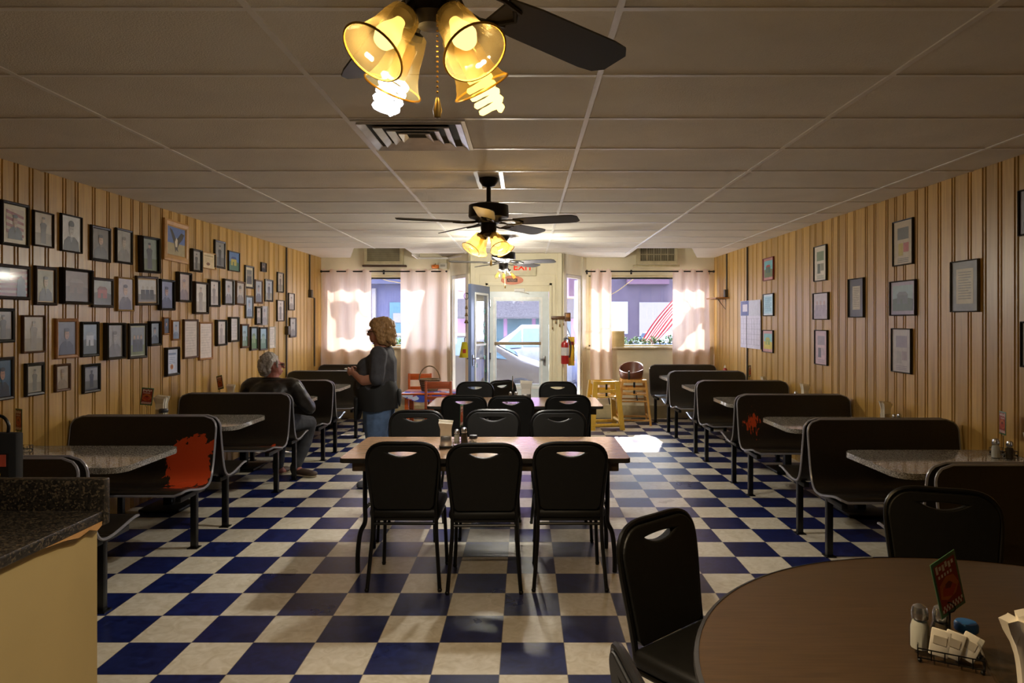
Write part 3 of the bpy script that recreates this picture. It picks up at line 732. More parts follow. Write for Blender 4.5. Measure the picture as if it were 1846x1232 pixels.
def fan(label, x, y, zb, ang, blades, lamps, base_rot, lw, lf, blade_r=.665):
    t = thing('ceiling_fan', label, 'fan', (x, y, HC), 0, 'ceiling fans down the middle of the room')
    B = zb - HC
    c = MB(); c.lathe([(0, 0), (.07, 0), (.068, -.02), (.045, -.055), (.02, -.065), (0, -.065)], seg=28); c.build('canopy', FANM, t)
    r = MB(); r.lathe([(.016, -.05), (.016, B + .16), (.026, B + .155), (.026, B + .125)], seg=14); r.build('downrod', FANM, t)
    h = MB(); h.lathe([(0, B + .145), (.10, B + .14), (.142, B + .128), (.146, B + .05), (.14, B + .04), (.10, B + .028), (.075, B + .0), (0, B + .0)], seg=40); h.build('motor_housing', FANM, t)
    s = MB(); s.lathe([(.055, B + .01), (.058, B - .03), (.052, B - .075), (.03, B - .095), (0, B - .097)], seg=28); s.build('switch_housing', FANM, t)
    for k in range(blades):
        a = math.radians(ang) + 2 * PI * k / blades
        R = Matrix.Rotation(a, 4, 'Z') @ Matrix.Rotation(math.radians(-13), 4, 'X')
        b = MB(); pts = [(.20, .052), (.30, .062), (.58, .07), (.635, .065), (blade_r, .04), (blade_r, -.04), (.635, -.065), (.58, -.07), (.30, -.062), (.20, -.052)]
        b.prism(pts, -.003, .003, f=lambda X, Y, Z: tuple(R @ Vector((X, Z, Y)) + Vector((0, 0, B + .005))))
        bo = b.build('blade', BLADE, t)
        i = MB()
        for sy in (-1, 1):
            i.tube([tuple(R @ Vector(p) + Vector((0, 0, B + .005))) for p in ((.085, sy * .012, .005), (.13, sy * .04, -.002), (.18, sy * .045, -.006), (.25, sy * .03, -.006))], .0065, 6)
        i.tube([tuple(R @ Vector(p) + Vector((0, 0, B + .005))) for p in ((.23, -.032, -.006), (.26, 0, -.006), (.23, .032, -.006))], .0065, 6)
        i.build('blade_iron', FANM, bo)
    for k, kind in enumerate(lamps):
        if kind is None: continue
        a = math.radians(base_rot) + 2 * PI * k / len(lamps)
        d = Vector((math.cos(a), math.sin(a), 0)); tilt = math.radians(38 if kind != 'edison' else 40)
        ax = (d * math.sin(tilt) + Vector((0, 0, -math.cos(tilt)))).normalized()
        M3 = ax.to_track_quat('Z', 'Y').to_matrix()
        p0 = d * .045 + Vector((0, 0, B - .06)); p1 = p0 + ax * .03
        ar = MB(); ar.tube([p0, p1], .014, 10)
        M4 = Matrix.Translation(p1) @ M3.to_4x4()
        ar.lathe([(.014, 0), (.024, .004), (.026, .018), (.02, .02)], seg=18, M=M4); ao = ar.build('lamp_holder', FANM, t)
        if kind != 'edison':
            sh = MB()
            prof = [(.026, .004), (.035, .012), (.040, .04), (.043, .075), (.050, .105), (.060, .128), (.069, .140)]
            sh.lathe(prof, seg=48, M=M4, cap0=False, cap1=False, flute=16, famp=.012)
            so = sh.build('glass_shade', AMBER, t, smooth=70)
            rim = MB(); rim.tube([M4 @ Vector((.069 * math.cos(q), .069 * math.sin(q), .140)) for q in [2*PI*i/40 for i in range(40)]], .0026, 6, loop=True)
            rim.build('rim', GOLDR, so)
        cpos = Vector((x, y, HC))
        if kind == 'cool' or kind == 'warm':
            bb_ = spiral_bulb(p1 + ax * .118, M3, .085, .029); bb_.build('spiral_bulb', CFLW if kind == 'cool' else CFLY, ao)
            point(cpos + p1 + ax * .07, '#ffd9a0', .2)
            bs_ = MB(); bs_.lathe([(.013, .03), (.022, .045), (.022, .112), (.016, .118), (0, .118)], seg=16, M=M4); bs_.build('bulb_base', M('bulb_white', '#d8d2c4', .4), ao)
            spot(cpos + p1 + ax * .215, ax, '#fff4e4' if kind == 'cool' else '#ffd590', lw)
        else:
            bl = MB()
            if kind == 'edison':
                bl.lathe([(.012, .03), (.014, .045), (.026, .085), (.03, .105), (.026, .13), (.01, .15), (0, .152)], seg=18, M=M4); bl.build('bulb_glass', BULBG, ao, smooth=70)
                fl = MB()
                for q in range(4): fl.tube([M4 @ Vector((.011 * math.cos(q*PI/2), .011 * math.sin(q*PI/2), .055)), M4 @ Vector((.014 * math.cos(q*PI/2+.4), .014 * math.sin(q*PI/2+.4), .125))], .0018, 5)
                fl.build('filament', FIL, ao)
            else:
                bl.lathe([(.012, .03), (.016, .045), (.026, .07), (.028, .085), (.02, .105), (0, .112)], seg=18, M=M4); bl.build('bulb', FIL2, ao, smooth=70)
            (point(cpos + p1 + ax * .09, '#f4f2ee', lf) if kind == 'edison' else spot(cpos + p1 + ax * .12, ax, '#f4f2ee', lf))
            if kind == 'plain': point(cpos + p1 + ax * .125, '#ffd9a0', .16, .01)
    ch = MB()
    n = 16
    for k in range(n): ch.sphere((.02, -.045, B - .09 - .011 * k), .003, 6, 4)
    ch.lathe([(0, B - .265), (.004, B - .268), (.010, B - .295), (.007, B - .31), (0, B - .312)], c=(.02, -.045, 0), seg=12); ch.build('pull_chain', M('antique_brass', '#6b5428', .35, .8), t)
    return t
fan('dark ceiling fan nearest the camera, cut off by the top edge, two bulbs glaring', -.21, 1.52, 2.33, 45, 5, ['warm', 'cool', 'plain', 'plain'], 45, 5, 1.0)
fan('dark ceiling fan with amber bell shades hanging mid-room', -.265, 4.93, 2.285, 54, 5, ['plain', 'plain', 'plain', 'plain'], 35, 1, 4.0)
fan('dark ceiling fan with bare bulbs nearest the street door', -.265, 8.3, 2.285, 50, 5, ['edison', None, 'edison', 'edison', None], 235, 1, 4.5)

# supply vent in the ceiling
v = thing('ceiling_vent', 'square metal ceiling vent with nested louvres', 'vent', (-.60, 3.77, HC))
a = MB()
for k, (w, z) in enumerate(((.27, -.012), (.20, -.012), (.14, -.012), (.085, -.012))):
    h = w; g = .035
    o = [(-h, -h), (h, -h), (h, h), (-h, h)]; i_ = [(-(h - g), -(h - g)), (h - g, -(h - g)), (h - g, h - g), (-(h - g), h - g)]
    m = MB(); m.rings([[(p[0], p[1], -.022) for p in o], [(p[0], p[1], -.014) for p in o], [(p[0], p[1], .0) for p in i_], [(p[0], p[1], -.005) for p in i_]], loop=True)
    m.build('louvre', M('vent_metal', '#c9c7c4', .3, .5), v, smooth=0)
m = MB(); m.prism([(-.292, -.292), (.292, -.292), (.292, .292), (-.292, .292)], -.012, -.0065, [[(-.265, -.265), (.265, -.265), (.265, .265), (-.265, .265)]], f=lambda x, y, z: (x, z, y)); m.build('vent_frame', TBAR, v, smooth=0)
m = MB(); m.bb(-.26, .26, -.26, .26, -.003, -.001); m.build('vent_back', M('vent_dark', '#151310', .8), v, smooth=0)

# window air conditioners above the windows
def aircon(label, x0, x1, grille):
    t = thing('air_conditioner', label, 'air conditioner', ((x0 + x1) / 2, YF, 2.49)); w = (x1 - x0) / 2
    c = MB(); c.prism([(-w, 0), (w, 0), (w, .42), (-w, .42)], -.16, 0, [[(-w + .04, .05), (w - .04, .05), (w - .04, .38), (-w + .04, .38)]]); c.build('casing', M('aircon_beige', '#c3b894', .5), t, smooth=0)
    g = MB(); g.bb(-w + .04, w - .04, -.135, -.12, .05, .38); gp = g.build('grille_panel', M('aircon_grille', '#77705a' if grille == 'flat' else '#4a4438', .6), t, smooth=0)
    f = MB()
    if grille == 'flat':
        for k in range(26): z = .06 + .0123 * k; f.bb(-w + .04, w - .04, -.143, -.135, z, z + .005)
    else:
        for k in range(6): X = -w + .04 + (2 * w - .08) * k / 5; f.bb(X - .008, X + .008, -.155, -.135, .05, .38)
        for k in range(4): z = .05 + .11 * k; f.bb(-w + .04, w - .04, -.15, -.135, z - .007, z + .007)
        for k in range(16): X = -w + .05 + (2 * w - .1) * k / 15; f.bb(X - .002, X + .002, -.145, -.135, .05, .38)
    f.build('louvres', M('aircon_louvre', '#a49a7c', .5), t, smooth=0)
    s = MB(); s.bb(-w - .05, w + .05, -.10, 0, -.035, -.003, bev=.004); s.build('support_ledge', M('ledge_brown', '#4a3526', .6) if grille == 'flat' else M('ledge_cream', '#b9ad88', .6), t)
aircon('beige window air conditioner with fine louvred grille above the left window', -2.58, -1.975, 'flat')
aircon('beige window air conditioner with open square grille above the right window', 1.80, 2.44, 'grid')

# ------------------------------------------------------------------ curtains and rods
CY, RZ = 10.94, 2.375
def curtain(label, x0, x1, zb, folds, amp, seed, group='pale curtains at the front windows', flare=0):
    random.seed(seed); ph = random.random() * 6
    nx, nz = max(40, folds * 14), 26
    rs = []
    for j in range(nz + 1):
        v = j / nz; z = RZ + .03 - (RZ + .03 - zb) * v
        row = []
        for i in range(nx + 1):
            u = i / nx; A = amp * (.75 + .25 * math.sin(3 * v + ph))
            x = x0 + (x1 - x0) * u + (u - .5) * flare * v + .012 * math.sin(5 * v + u * 9 + ph) * v
            y = A * math.sin(2 * PI * folds * u + .5 * math.sin(2.2 * v + ph)) + .012 * math.sin(11 * u + 4 * v + ph) * v
            row.append((x, CY + y, z + (.012 * math.sin(2 * PI * folds * u * 2) if j == 0 else 0)))
        rs.append(row)
    m = MB(); m.rings(rs, closed=False)
    o = m.build('curtain', CURT, smooth=180, nrm=False); tag(o, label, 'curtain', group)
    return o
def px(x): return (x - 947) * CY / 1231
curtain('pale pink curtain with a shield-shaped shadow, left end of the left window', px(580), px(669), .75, 3, .035, 1)
curtain('sunlit pale curtain between the standing woman and the door bay', px(722), px(806), .33, 3, .035, 2)
curtain('narrow gathered pale curtain just right of the door bay', px(1065), px(1103), .33, 2, .05, 3)
curtain('pale curtain with flag shadow at the right end of the right window', px(1213), px(1279), .70, 3, .035, 4)
for lab, x0, x1, br in (('black curtain rod across the left window', -3.27, -1.27, (-3.26, -2.3, -1.3)), ('black curtain rod across the right window', .98, 3.02, (1.0, 1.72, 2.98))):
    t = thing('curtain_rod', lab, 'curtain rod', (0, CY, RZ), 0, 'curtain rods over the front windows')
    r = MB(); r.tube([(x0, 0, 0), (x1, 0, 0)], .011, 10); r.build('rod', BLACK, t)
    r = MB(); r.sphere((x0, 0, 0), .02); r.sphere((x1, 0, 0), .02); r.build('finial', BLACK, t)
    for bx in br:
        r = MB(); r.tube([(bx, .15, .0), (bx, 0, -.002)], .008); r.box((bx, .152, 0), (.03, .012, .07), bev=.003); r.build('bracket', BLACK, t)
# shade-casting sign hung outside the left window and oddments above the rod
s = thing('hanging_sign', 'shield-shaped sign hung outside the left curtain, seen only as its shadow', 'sign', (-2.80, 11.28, 1.84))
m = MB(); pts = [(-.22, .29), (-.17, .33), (-.08, .29), (.05, .29), (.14, .33), (.2, .27), (.22, .15), (.16, .06), (.16, -.26), (.08, -.28), (0, -.30), (-.1, -.28), (-.13, -.26), (-.13, .02), (-.2, .12)]
m.prism(pts, -.008, .008); m.build('board', M('sign_wood', '#5d4632', .7), s, smooth=0)
m = MB(); m.tube([(-.15, 0, .3), (-.15, 0, .86)], .004); m.tube([(.15, 0, .3), (.15, 0, .86)], .004); m.build('chain', STEEL, s)
p = thing('toy_pumpkin', 'small orange pumpkin ornament above the curtain rod', 'ornament', (px(783), YF - .05, RZ + .05))
m = MB(); m.lathe([(0, 0), (.045, .005), (.062, .03), (.055, .06), (.02, .068), (0, .062)], seg=32, flute=8, famp=.05); m.build('pumpkin_body', M('pumpkin_orange', '#d77a2e', .5), p)
m = MB(); m.tube([(0, 0, .062), (.006, 0, .085)], .007); m.build('stem', M('stem_green', '#5b5a2c', .7), p)
p = thing('white_plaque', 'little white block ornament beside the orange pumpkin', 'ornament', (px(797), YF - .05, RZ + .05))
m = MB(); m.box((0, 0, .045), (.13, .05, .09), bev=.012); m.build('block', M('plaque_white', '#d9d4c8', .6), p)
m = MB(); m.box((0, -.027, .05), (.08, .006, .035), bev=.002); m.build('inset', M('plaque_grey', '#a8a498', .6), p)
m = MB(); m.bb(px(778), px(806), YF - .09, YF, RZ + .03, RZ + .05, bev=.004); tag(m.build('shelf_ledge', CREAM), 'short cream ledge carrying the pumpkin above the left curtain', 'shelf')

# ------------------------------------------------------------------ framed pictures
FR = {k: M('frame_' + k, h, r, var=.12, scale=20, stretch=(1, 1, 1)) for k, h, r in (('black', '#15130f', .3), ('dark', '#2a1c12', .35), ('brown', '#5b3b20', .4), ('wood', '#a87540', .4), ('pale', '#c89a5c', .45), ('gold', '#a8843a', .3), ('red', '#7a2320', .4), ('white', '#d8d4cc', .4), ('grey', '#55534f', .5), ('thin', '#1a1a20', .3))}
def PR(h): return M('print_' + h.strip('#'), h, .42, var=.10, scale=25, coat=.06)
def art(kind, w, h, pal):
    """flat printed picture in the (y,z) plane of a wall, seen from +d"""
    mats = []; m = MB()
    def lay(poly, col, k):
        if col not in mats: mats.append(col)
        m.mat(mats.index(col)); m.face([(0.0006 * k, a * w / 2, b * h / 2) for a, b in poly])
    R = lambda x0, x1, y0, y1: [(x0, y0), (x1, y0), (x1, y1), (x0, y1)]
    E = lambda cx, cy, rx, ry, n=18: [(cx + rx * math.cos(2*PI*i/n), cy + ry * math.sin(2*PI*i/n)) for i in range(n)]
    lay(R(-1, 1, -1, 1), pal[0], 0)
    if kind in ('portrait', 'flagman'):
        if kind == 'flagman':
            for q in range(4): lay([(-1, .9 - q * .42), (1, .6 - q * .42), (1, .42 - q * .42), (-1, .7 - q * .42)], pal[3], 1)
        lay([(-.85, -1), (-.75, -.45), (-.35, -.18), (.35, -.18), (.75, -.45), (.85, -1)], pal[1], 2)
        lay([(-.14, -.05), (.14, -.05), (.05, -.5), (-.05, -.5)], pal[0], 3); lay([(-.04, -.2), (.04, -.2), (.03, -.62), (-.03, -.62)], pal[1], 4)
        if (len(mats) + int(w * 1000)) % 3 == 0: lay(E(0, .55, .30, .22), pal[1], 3)
        lay(E(0, .24, .26, .30), pal[2], 4); lay(E(0, .52, .28, .12), pal[1], 5)
        lay(R(-.14, -.05, .26, .30), pal[1], 6); lay(R(.05, .14, .26, .30), pal[1], 6); lay(R(-.08, .08, .07, .09), pal[1], 6)
    elif kind == 'stand':
        lay(R(-1, 1, -1, -.25), pal[3], 1); lay([(-.3, -.9), (-.28, -.1), (-.38, .3), (-.2, .42), (.2, .42), (.38, .3), (.28, -.1), (.3, -.9)], pal[1], 2); lay(E(0, .58, .15, .17), pal[2], 3); lay(E(0, .70, .18, .08), pal[1], 4)
    elif kind == 'group':
        lay(R(-1, 1, -1, -.3), pal[3], 1)
        for q in range(3):
            cx = -.5 + .5 * q; lay([(cx - .24, -.8), (cx - .22, .1), (cx + .22, .1), (cx + .24, -.8)], pal[1], 2); lay(E(cx, .26, .13, .17), pal[2], 3)
    elif kind == 'land':
        lay([(-1, -1), (1, -1), (1, -.1), (.5, 0), (0, -.12), (-.5, .02), (-1, -.06)], pal[1], 1)
        lay(R(-.55, .5, -.45, .25), pal[2], 2); lay([(-.6, .25), (.55, .25), (.3, .5), (-.35, .5)], pal[3], 3); lay(R(-.2, 0, -.45, -.05), pal[1], 3)
    elif kind == 'flag':
        for q in range(5): lay([(-1, .5 - q * .32), (1, .9 - q * .42), (1, .7 - q * .42), (-1, .34 - q * .32)], pal[1], 1)
        lay(R(-1, -.2, .1, 1), pal[2], 2); lay([(.25, -1), (.3, .2), (.55, .5), (.8, .2), (.9, -1)], pal[3], 3)
    elif kind == 'doc':
        for q in range(11):
            z = .8 - q * .15; a = .75 if q % 4 != 3 else .45; lay(R(-.75, a, z - .03, z + .02), pal[1], 1)
    elif kind == 'cert':
        lay(R(-.7, .7, .55, .72), pal[1], 1)
        for q in range(4): lay(R(-.6, .6, .3 - q * .15, .34 - q * .15), pal[1], 1)
        lay(E(-.1, -.45, .3, .22), pal[2], 2); lay(E(-.1, -.45, .18, .13), pal[3], 3)
    elif kind == 'bird':
        lay(R(-1, 1, -1, -.15), pal[3], 1)
        lay([(-.2, -.3), (-.75, .9), (-.45, .75), (-.3, .55), (-.05, .15), (.2, .3), (.55, .7), (.9, .62), (.7, .25), (.3, -.15), (.15, -.5), (.25, -.75), (0, -.6), (-.1, -.8)], pal[1], 2)
        lay([(-.15, -.05), (0, .3), (.15, .1), (.1, -.4), (-.1, -.4)], pal[2], 3)
    elif kind == 'clip':
        lay(R(-.6, .6, .15, .7), pal[1], 1); lay(R(-.5, .0, -.6, -.02), pal[2], 1); lay(R(.05, .6, -.45, -.02), pal[3], 1)
        for q in range(3): lay(R(-.6, .6, -.75 - q * .08, -.72 - q * .08), pal[1], 1)
    return m, [PR(c) for c in mats]
def picture(label, side, y, z, w, h, fk, kind, pal, matw=0, matc='#cfc6a8', fw=.022, depth=.022, roll=0, tiltd=2, group=None):
    X = XL if side > 0 else XR
    t = thing('framed_picture', label, 'picture', (X + side * .002, y, z), 0, group or ('framed photographs on the left wall' if side > 0 else 'framed pictures on the right wall'))
    t.rotation_euler = (roll, 0, 0 if side > 0 else PI)
    d = depth
    def ring(a, b, x): return [(x, -a, -b), (x, a, -b), (x, a, b), (x, -a, b)]
    hw, hh = w / 2, h / 2
    f = MB()
    # wall edge, front outer, crest, inner lip, rebate
    f.rings([ring(hw, hh, .001), ring(hw, hh, d * .75), ring(hw - fw * .3, hh - fw * .3, d), ring(hw - fw * .8, hh - fw * .8, d * .8), ring(hw - fw, hh - fw, d * .45), ring(hw - fw, hh - fw, .001)], loop=True)
    f.build('frame', FR[fk], t, smooth=0)
    iw, ih = w - 2 * fw, h - 2 * fw
    b = MB(); b.bb(.001, d * .38, -iw / 2 - .001, iw / 2 + .001, -ih / 2 - .001, ih / 2 + .001); b.build('mat_board' if matw else 'backing', PR(matc) if matw else FR['dark'], t, smooth=0)
    m, mats = art(kind, iw - 2 * matw, ih - 2 * matw, pal)
    o = m.build('print', mats, t, smooth=0, nrm=False); o.location.x = d * .38 + .001
    return t
SEP = ('#b7ab93', '#4d4438', '#c4ae92', '#8c8068'); BW = ('#c9c9c6', '#1c1c1c', '#b2aea8', '#77746f'); OLV = ('#8f8a5c', '#3c3a28', '#b39c72', '#6d6a48')
COLR = ('#8a9bb0', '#2b3340', '#c09a80', '#6f7a58'); NAVY = ('#3a5066', '#141c2a', '#c39a80', '#7a8a94'); LIL = ('#b3adb8', '#565066', '#c4a698', '#8d8578'); PALE = ('#d8d2c8', '#a39a92', '#c8b2a0', '#bdb5a6')
FLG = ('#b8a8a0', '#8c2f2a', '#2c3550', '#39404a')
P = picture
P('black framed portrait with flag behind and cream mat, leftmost of the top row', 1, 4.427, 2.207, .24, .285, 'black', 'flagman', ('#c2b29c', '#23262e', '#b08a70', '#8a2f2a'), .025, fw=.02)
P('thin brown frame, sepia soldier standing, second in the top row', 1, 4.686, 2.209, .196, .242, 'dark', 'stand', SEP, 0, fw=.012)
P('thin black frame, black and white portrait of a man in a suit', 1, 4.975, 2.216, .229, .272, 'black', 'portrait', BW, 0, fw=.012)
P('black framed brown portrait in cap, fourth in the top row', 1, 5.319, 2.18, .245, .273, 'black', 'portrait', ('#5e5040', '#2a241c', '#b28a6a', '#4a3f30'))
P('black framed faded grey portrait, fifth in the top row', 1, 5.627, 2.195, .228, .285, 'black', 'portrait', ('#9a968c', '#77726a', '#b0a090', '#8a8680'), fw=.018)
P('thick black tilted frame with outdoor snapshot, left of the pale wood eagle picture', 1, 5.99, 2.16, .29, .317, 'black', 'stand', ('#7c8a80', '#2c3038', '#b09080', '#5d6a48'), depth=.05, roll=.03)
P('wide pale wood frame with a flying bird of prey', 1, 6.464, 2.332, .45, .382, 'pale', 'bird', ('#5d76b0', '#3a3428', '#d8cdb4', '#a89a6e'), fw=.06, roll=-.02, depth=.03)
P('dark framed flag picture cut by the left photo edge, second row', 1, 4.407, 1.831, .302, .225, 'dark', 'flag', FLG)
P('dark frame with gold lip and olive soldier portrait', 1, 4.709, 1.822, .213, .268, 'dark', 'portrait', OLV, .008, '#a8843a')
P('wide black frame with dull reddish print in the second row', 1, 5.021, 1.834, .33, .262, 'black', 'land', ('#75605c', '#5a4844', '#6a524e', '#80706a'), depth=.045)
P('dark frame, figure before a red truck', 1, 5.343, 1.801, .27, .232, 'dark', 'land', ('#9aa0a0', '#55504a', '#a03a34', '#7a2a26'))
P('narrow gold frame with dim portrait', 1, 5.647, 1.801, .235, .281, 'gold', 'portrait', LIL, fw=.014)
P('dark gold-lined frame tilted, with grey group photograph', 1, 5.976, 1.844, .34, .255, 'dark', 'group', BW, .01, '#a8843a', roll=.03)
P('black frame, soldier portrait in bluish uniform, right of the tilted group photograph', 1, 6.282, 1.82, .253, .284, 'black', 'portrait', ('#8890b8', '#3c4468', '#b89a98', '#6c74a0'), depth=.04)
P('black frame, pinkish portrait below the cream plaque', 1, 6.604, 1.907, .25, .288, 'black', 'portrait', ('#bcaaa4', '#8a7a80', '#c8a890', '#a09088'), depth=.04)
P('dark brown frame hung low in the second row, pale washed-out print', 1, 6.943, 1.814, .29, .327, 'dark', 'stand', PALE, depth=.04)
P('black frame with pale print and tiny caption below the tall top portrait', 1, 7.245, 1.874, .24, .287, 'black', 'stand', ('#cfc4ba', '#8a8078', '#c4aa98', '#b5aaa0'), depth=.035)
P('black frame with glare, fifth from the right in the second row', 1, 7.597, 1.902, .25, .289, 'black', 'portrait', ('#b4b0ac', '#6a6460', '#b9a294', '#9a948c'), depth=.035)
P('narrow brown frame leaning right, sixth picture from the conduit', 1, 7.914, 1.903, .255, .276, 'brown', 'portrait', ('#b2a690', '#6e644e', '#b8a084', '#988c74'), depth=.03, roll=-.02)
P('black frame with cream mat around two small photos, high above the blue-glare frame', 1, 8.183, 2.107, .258, .273, 'black', 'group', ('#6c685a', '#3c382e', '#a08a70', '#4c483c'), .03)
P('brown frame with silvery portrait, right of the matted pair', 1, 8.467, 1.944, .235, .295, 'brown', 'portrait', ('#a8acb0', '#5c6068', '#b09a90', '#888c90'))
P('black frame with grey picture of a standing figure, next left of the small snapshot column', 1, 8.809, 1.973, .26, .288, 'black', 'stand', ('#a9adb2', '#4c5058', '#b8a08c', '#8e8a78'))
P('slim black frame high up, left of the conduit', 1, 9.217, 2.101, .225, .272, 'black', 'stand', ('#b8a890', '#6a6250', '#b89a80', '#8e8468'), fw=.016)
P('thin dark frame with curved grey figure, below the slim frame by the conduit', 1, 9.223, 1.72, .265, .288, 'dark', 'stand', ('#c8bcae', '#6c6660', '#b8a090', '#b0a498'), fw=.014)
P('thin dark frame, upper of the two right of the conduit', 1, 9.651, 1.853, .235, .244, 'dark', 'portrait', ('#c4b8a4', '#8a7c68', '#bca68c', '#a4967e'), fw=.014)
P('dark frame, lower of the two right of the conduit', 1, 9.714, 1.488, .265, .283, 'dark', 'portrait', ('#9a9486', '#5a564c', '#a89684', '#7c786c'))
P('small black frame between the eagle picture and the cream plaque', 1, 6.856, 2.187, .205, .227, 'black', 'stand', ('#a8a49c', '#55524c', '#b0a090', '#86827a'), depth=.035)
P('unframed-looking cream plaque with brown feather motif', 1, 7.135, 2.21, .30, .173, 'pale', 'cert', ('#dcc79a', '#b09a6a', '#8a5c30', '#6a4424'), fw=.01)
P('tall black framed figure, highest of the pictures right of the eagle', 1, 7.391, 2.301, .255, .299, 'black', 'stand', ('#8c8c86', '#3c3c3a', '#b0a090', '#6c6c66'))
P('black edged blue and yellow picture, top right group', 1, 7.749, 2.256, .30, .227, 'thin', 'land', ('#5478a8', '#3f6a4a', '#b8a83c', '#3a4c80'), fw=.012)
P('tiny dark snapshot alone near the ceiling end', 1, 8.625, 2.26, .165, .118, 'thin', 'portrait', ('#6c6460', '#2c2a28', '#b09a88', '#4c4844'), fw=.008)
P('black frame with figure in doorway, cut by the left edge in the third row', 1, 4.326, 1.552, .185, .219, 'black', 'stand', ('#8c8272', '#4c463c', '#a89480', '#6c6454'))
P('brown frame with pale photograph of a person and dark chair', 1, 4.594, 1.492, .209, .254, 'brown', 'stand', ('#b0a486', '#847a60', '#b09a78', '#968a6c'), fw=.013)
P('warm wood frame with blue uniform portrait in the third row', 1, 4.925, 1.455, .24, .288, 'wood', 'portrait', ('#6c7084', '#3a3e58', '#b08874', '#54586c'), fw=.026)
P('black frame with white vehicle scene in the third row', 1, 5.189, 1.442, .21, .266, 'black', 'land', ('#7c8c94', '#4c5450', '#b8bcc0', '#8c9498'))
P('thick black frame with grey print, middle of the third row', 1, 5.487, 1.419, .25, .295, 'black', 'portrait', ('#98948e', '#7a7672', '#a49c94', '#8a8680'), depth=.045)
P('black frame with people on green grass', 1, 5.827, 1.411, .27, .299, 'black', 'group', ('#7c8488', '#34383c', '#b89c88', '#6c7a44'), .012, '#9ea07a')
P('small black frame right of the people on grass', 1, 6.084, 1.469, .185, .22, 'black', 'portrait', ('#8a98a4', '#3c4854', '#b09c90', '#68747c'), depth=.035)
P('very small wood frame with blue picture, beside the small pale one', 1, 6.29, 1.535, .115, .163, 'wood', 'portrait', NAVY, fw=.014)
P('small light wood frame with pale blue picture, below the second row', 1, 6.463, 1.493, .15, .191, 'wood', 'portrait', ('#a8b4c4', '#6c7c94', '#c0aca0', '#8c98a8'), fw=.014)
P('large brown frame, left of the two big pale sheets in the third row', 1, 6.752, 1.404, .29, .385, 'brown', 'doc', ('#d2c4b4', '#c2b4a4', '#b0a294', '#a09284'), fw=.02)
P('large wood frame, right of the two big pale sheets in the third row', 1, 7.069, 1.375, .30, .392, 'wood', 'doc', ('#d8cab8', '#c8baa8', '#b4a694', '#a49684'), fw=.02)
P('black frame right of the big pale sheets, with light print', 1, 7.417, 1.453, .24, .283, 'black', 'stand', ('#cabcae', '#9a8c80', '#c0a898', '#b0a498'), depth=.035)
P('black frame with tall light picture, second right of the big pale sheets', 1, 7.738, 1.484, .235, .284, 'black', 'doc', ('#c8bcae', '#8c8478', '#b0a498', '#a09488'), depth=.035)
P('brown frame with bluish landscape above the seated man, leftmost of four', 1, 8.037, 1.404, .21, .282, 'brown', 'land', ('#8cacb4', '#5c7c5c', '#8ca0a0', '#6c8484'), depth=.03)
P('black frame with green garden picture above the seated man', 1, 8.311, 1.367, .225, .289, 'black', 'land', ('#8aa0a8', '#4c7434', '#7c9450', '#5c7c48'), depth=.03)
P('black frame with blue-green scene above the seated man, third of four', 1, 8.62, 1.357, .24, .292, 'black', 'land', ('#8cb0c4', '#4c7c6c', '#7c9c94', '#5c8480'))
P('thin pale frame with light sheet above the seated man, last of four', 1, 8.914, 1.366, .215, .282, 'white', 'doc', ('#dcd4c8', '#a8a098', '#b0a498', '#a09488'), fw=.01)
P('silver-grey frame with blue glare directly under the matted pair', 1, 8.18, 1.748, .225, .273, 'grey', 'portrait', ('#9cacbc', '#6c7c8c', '#b0a8a4', '#8c98a4'))
P('small black frame, left of a pair touching each other in mid wall', 1, 8.457, 1.646, .185, .228, 'black', 'portrait', ('#b8aa9a', '#7c7064', '#b8a090', '#9c9084'), depth=.03)
P('small frameless grey picture, right of a pair touching each other', 1, 8.659, 1.649, .19, .243, 'white', 'portrait', ('#b4b0b0', '#8c8888', '#b8a8a0', '#a09c9c'), fw=.006)
P('black framed certificate with orange seal hanging alone below the others', 1, 6.388, 1.202, .235, .266, 'black', 'cert', ('#c4ccdc', '#7c8cac', '#c88c3c', '#a45c2c'), depth=.035)
P('dark frame with portrait in dark blue suit at the bottom left edge', 1, 4.319, 1.214, .188, .273, 'dark', 'portrait', ('#2f5470', '#141a26', '#b88a70', '#1c2c3c'))
P('black frame with pale street photograph, bottom row', 1, 4.603, 1.188, .177, .222, 'black', 'stand', ('#aca488', '#6c6856', '#8c8470', '#948c74'), fw=.024)
P('reddish wood small frame, bottom row', 1, 4.88, 1.176, .16, .196, 'brown', 'portrait', ('#a89678', '#8a7656', '#b09874', '#947e60'), fw=.018)
P('black frame with dark bear-like figure standing in a grey field', 1, 5.206, 1.144, .209, .219, 'black', 'stand', ('#8c8c88', '#1c1c1e', '#2c2a28', '#5c5c56'), .01, '#2a2a2c')
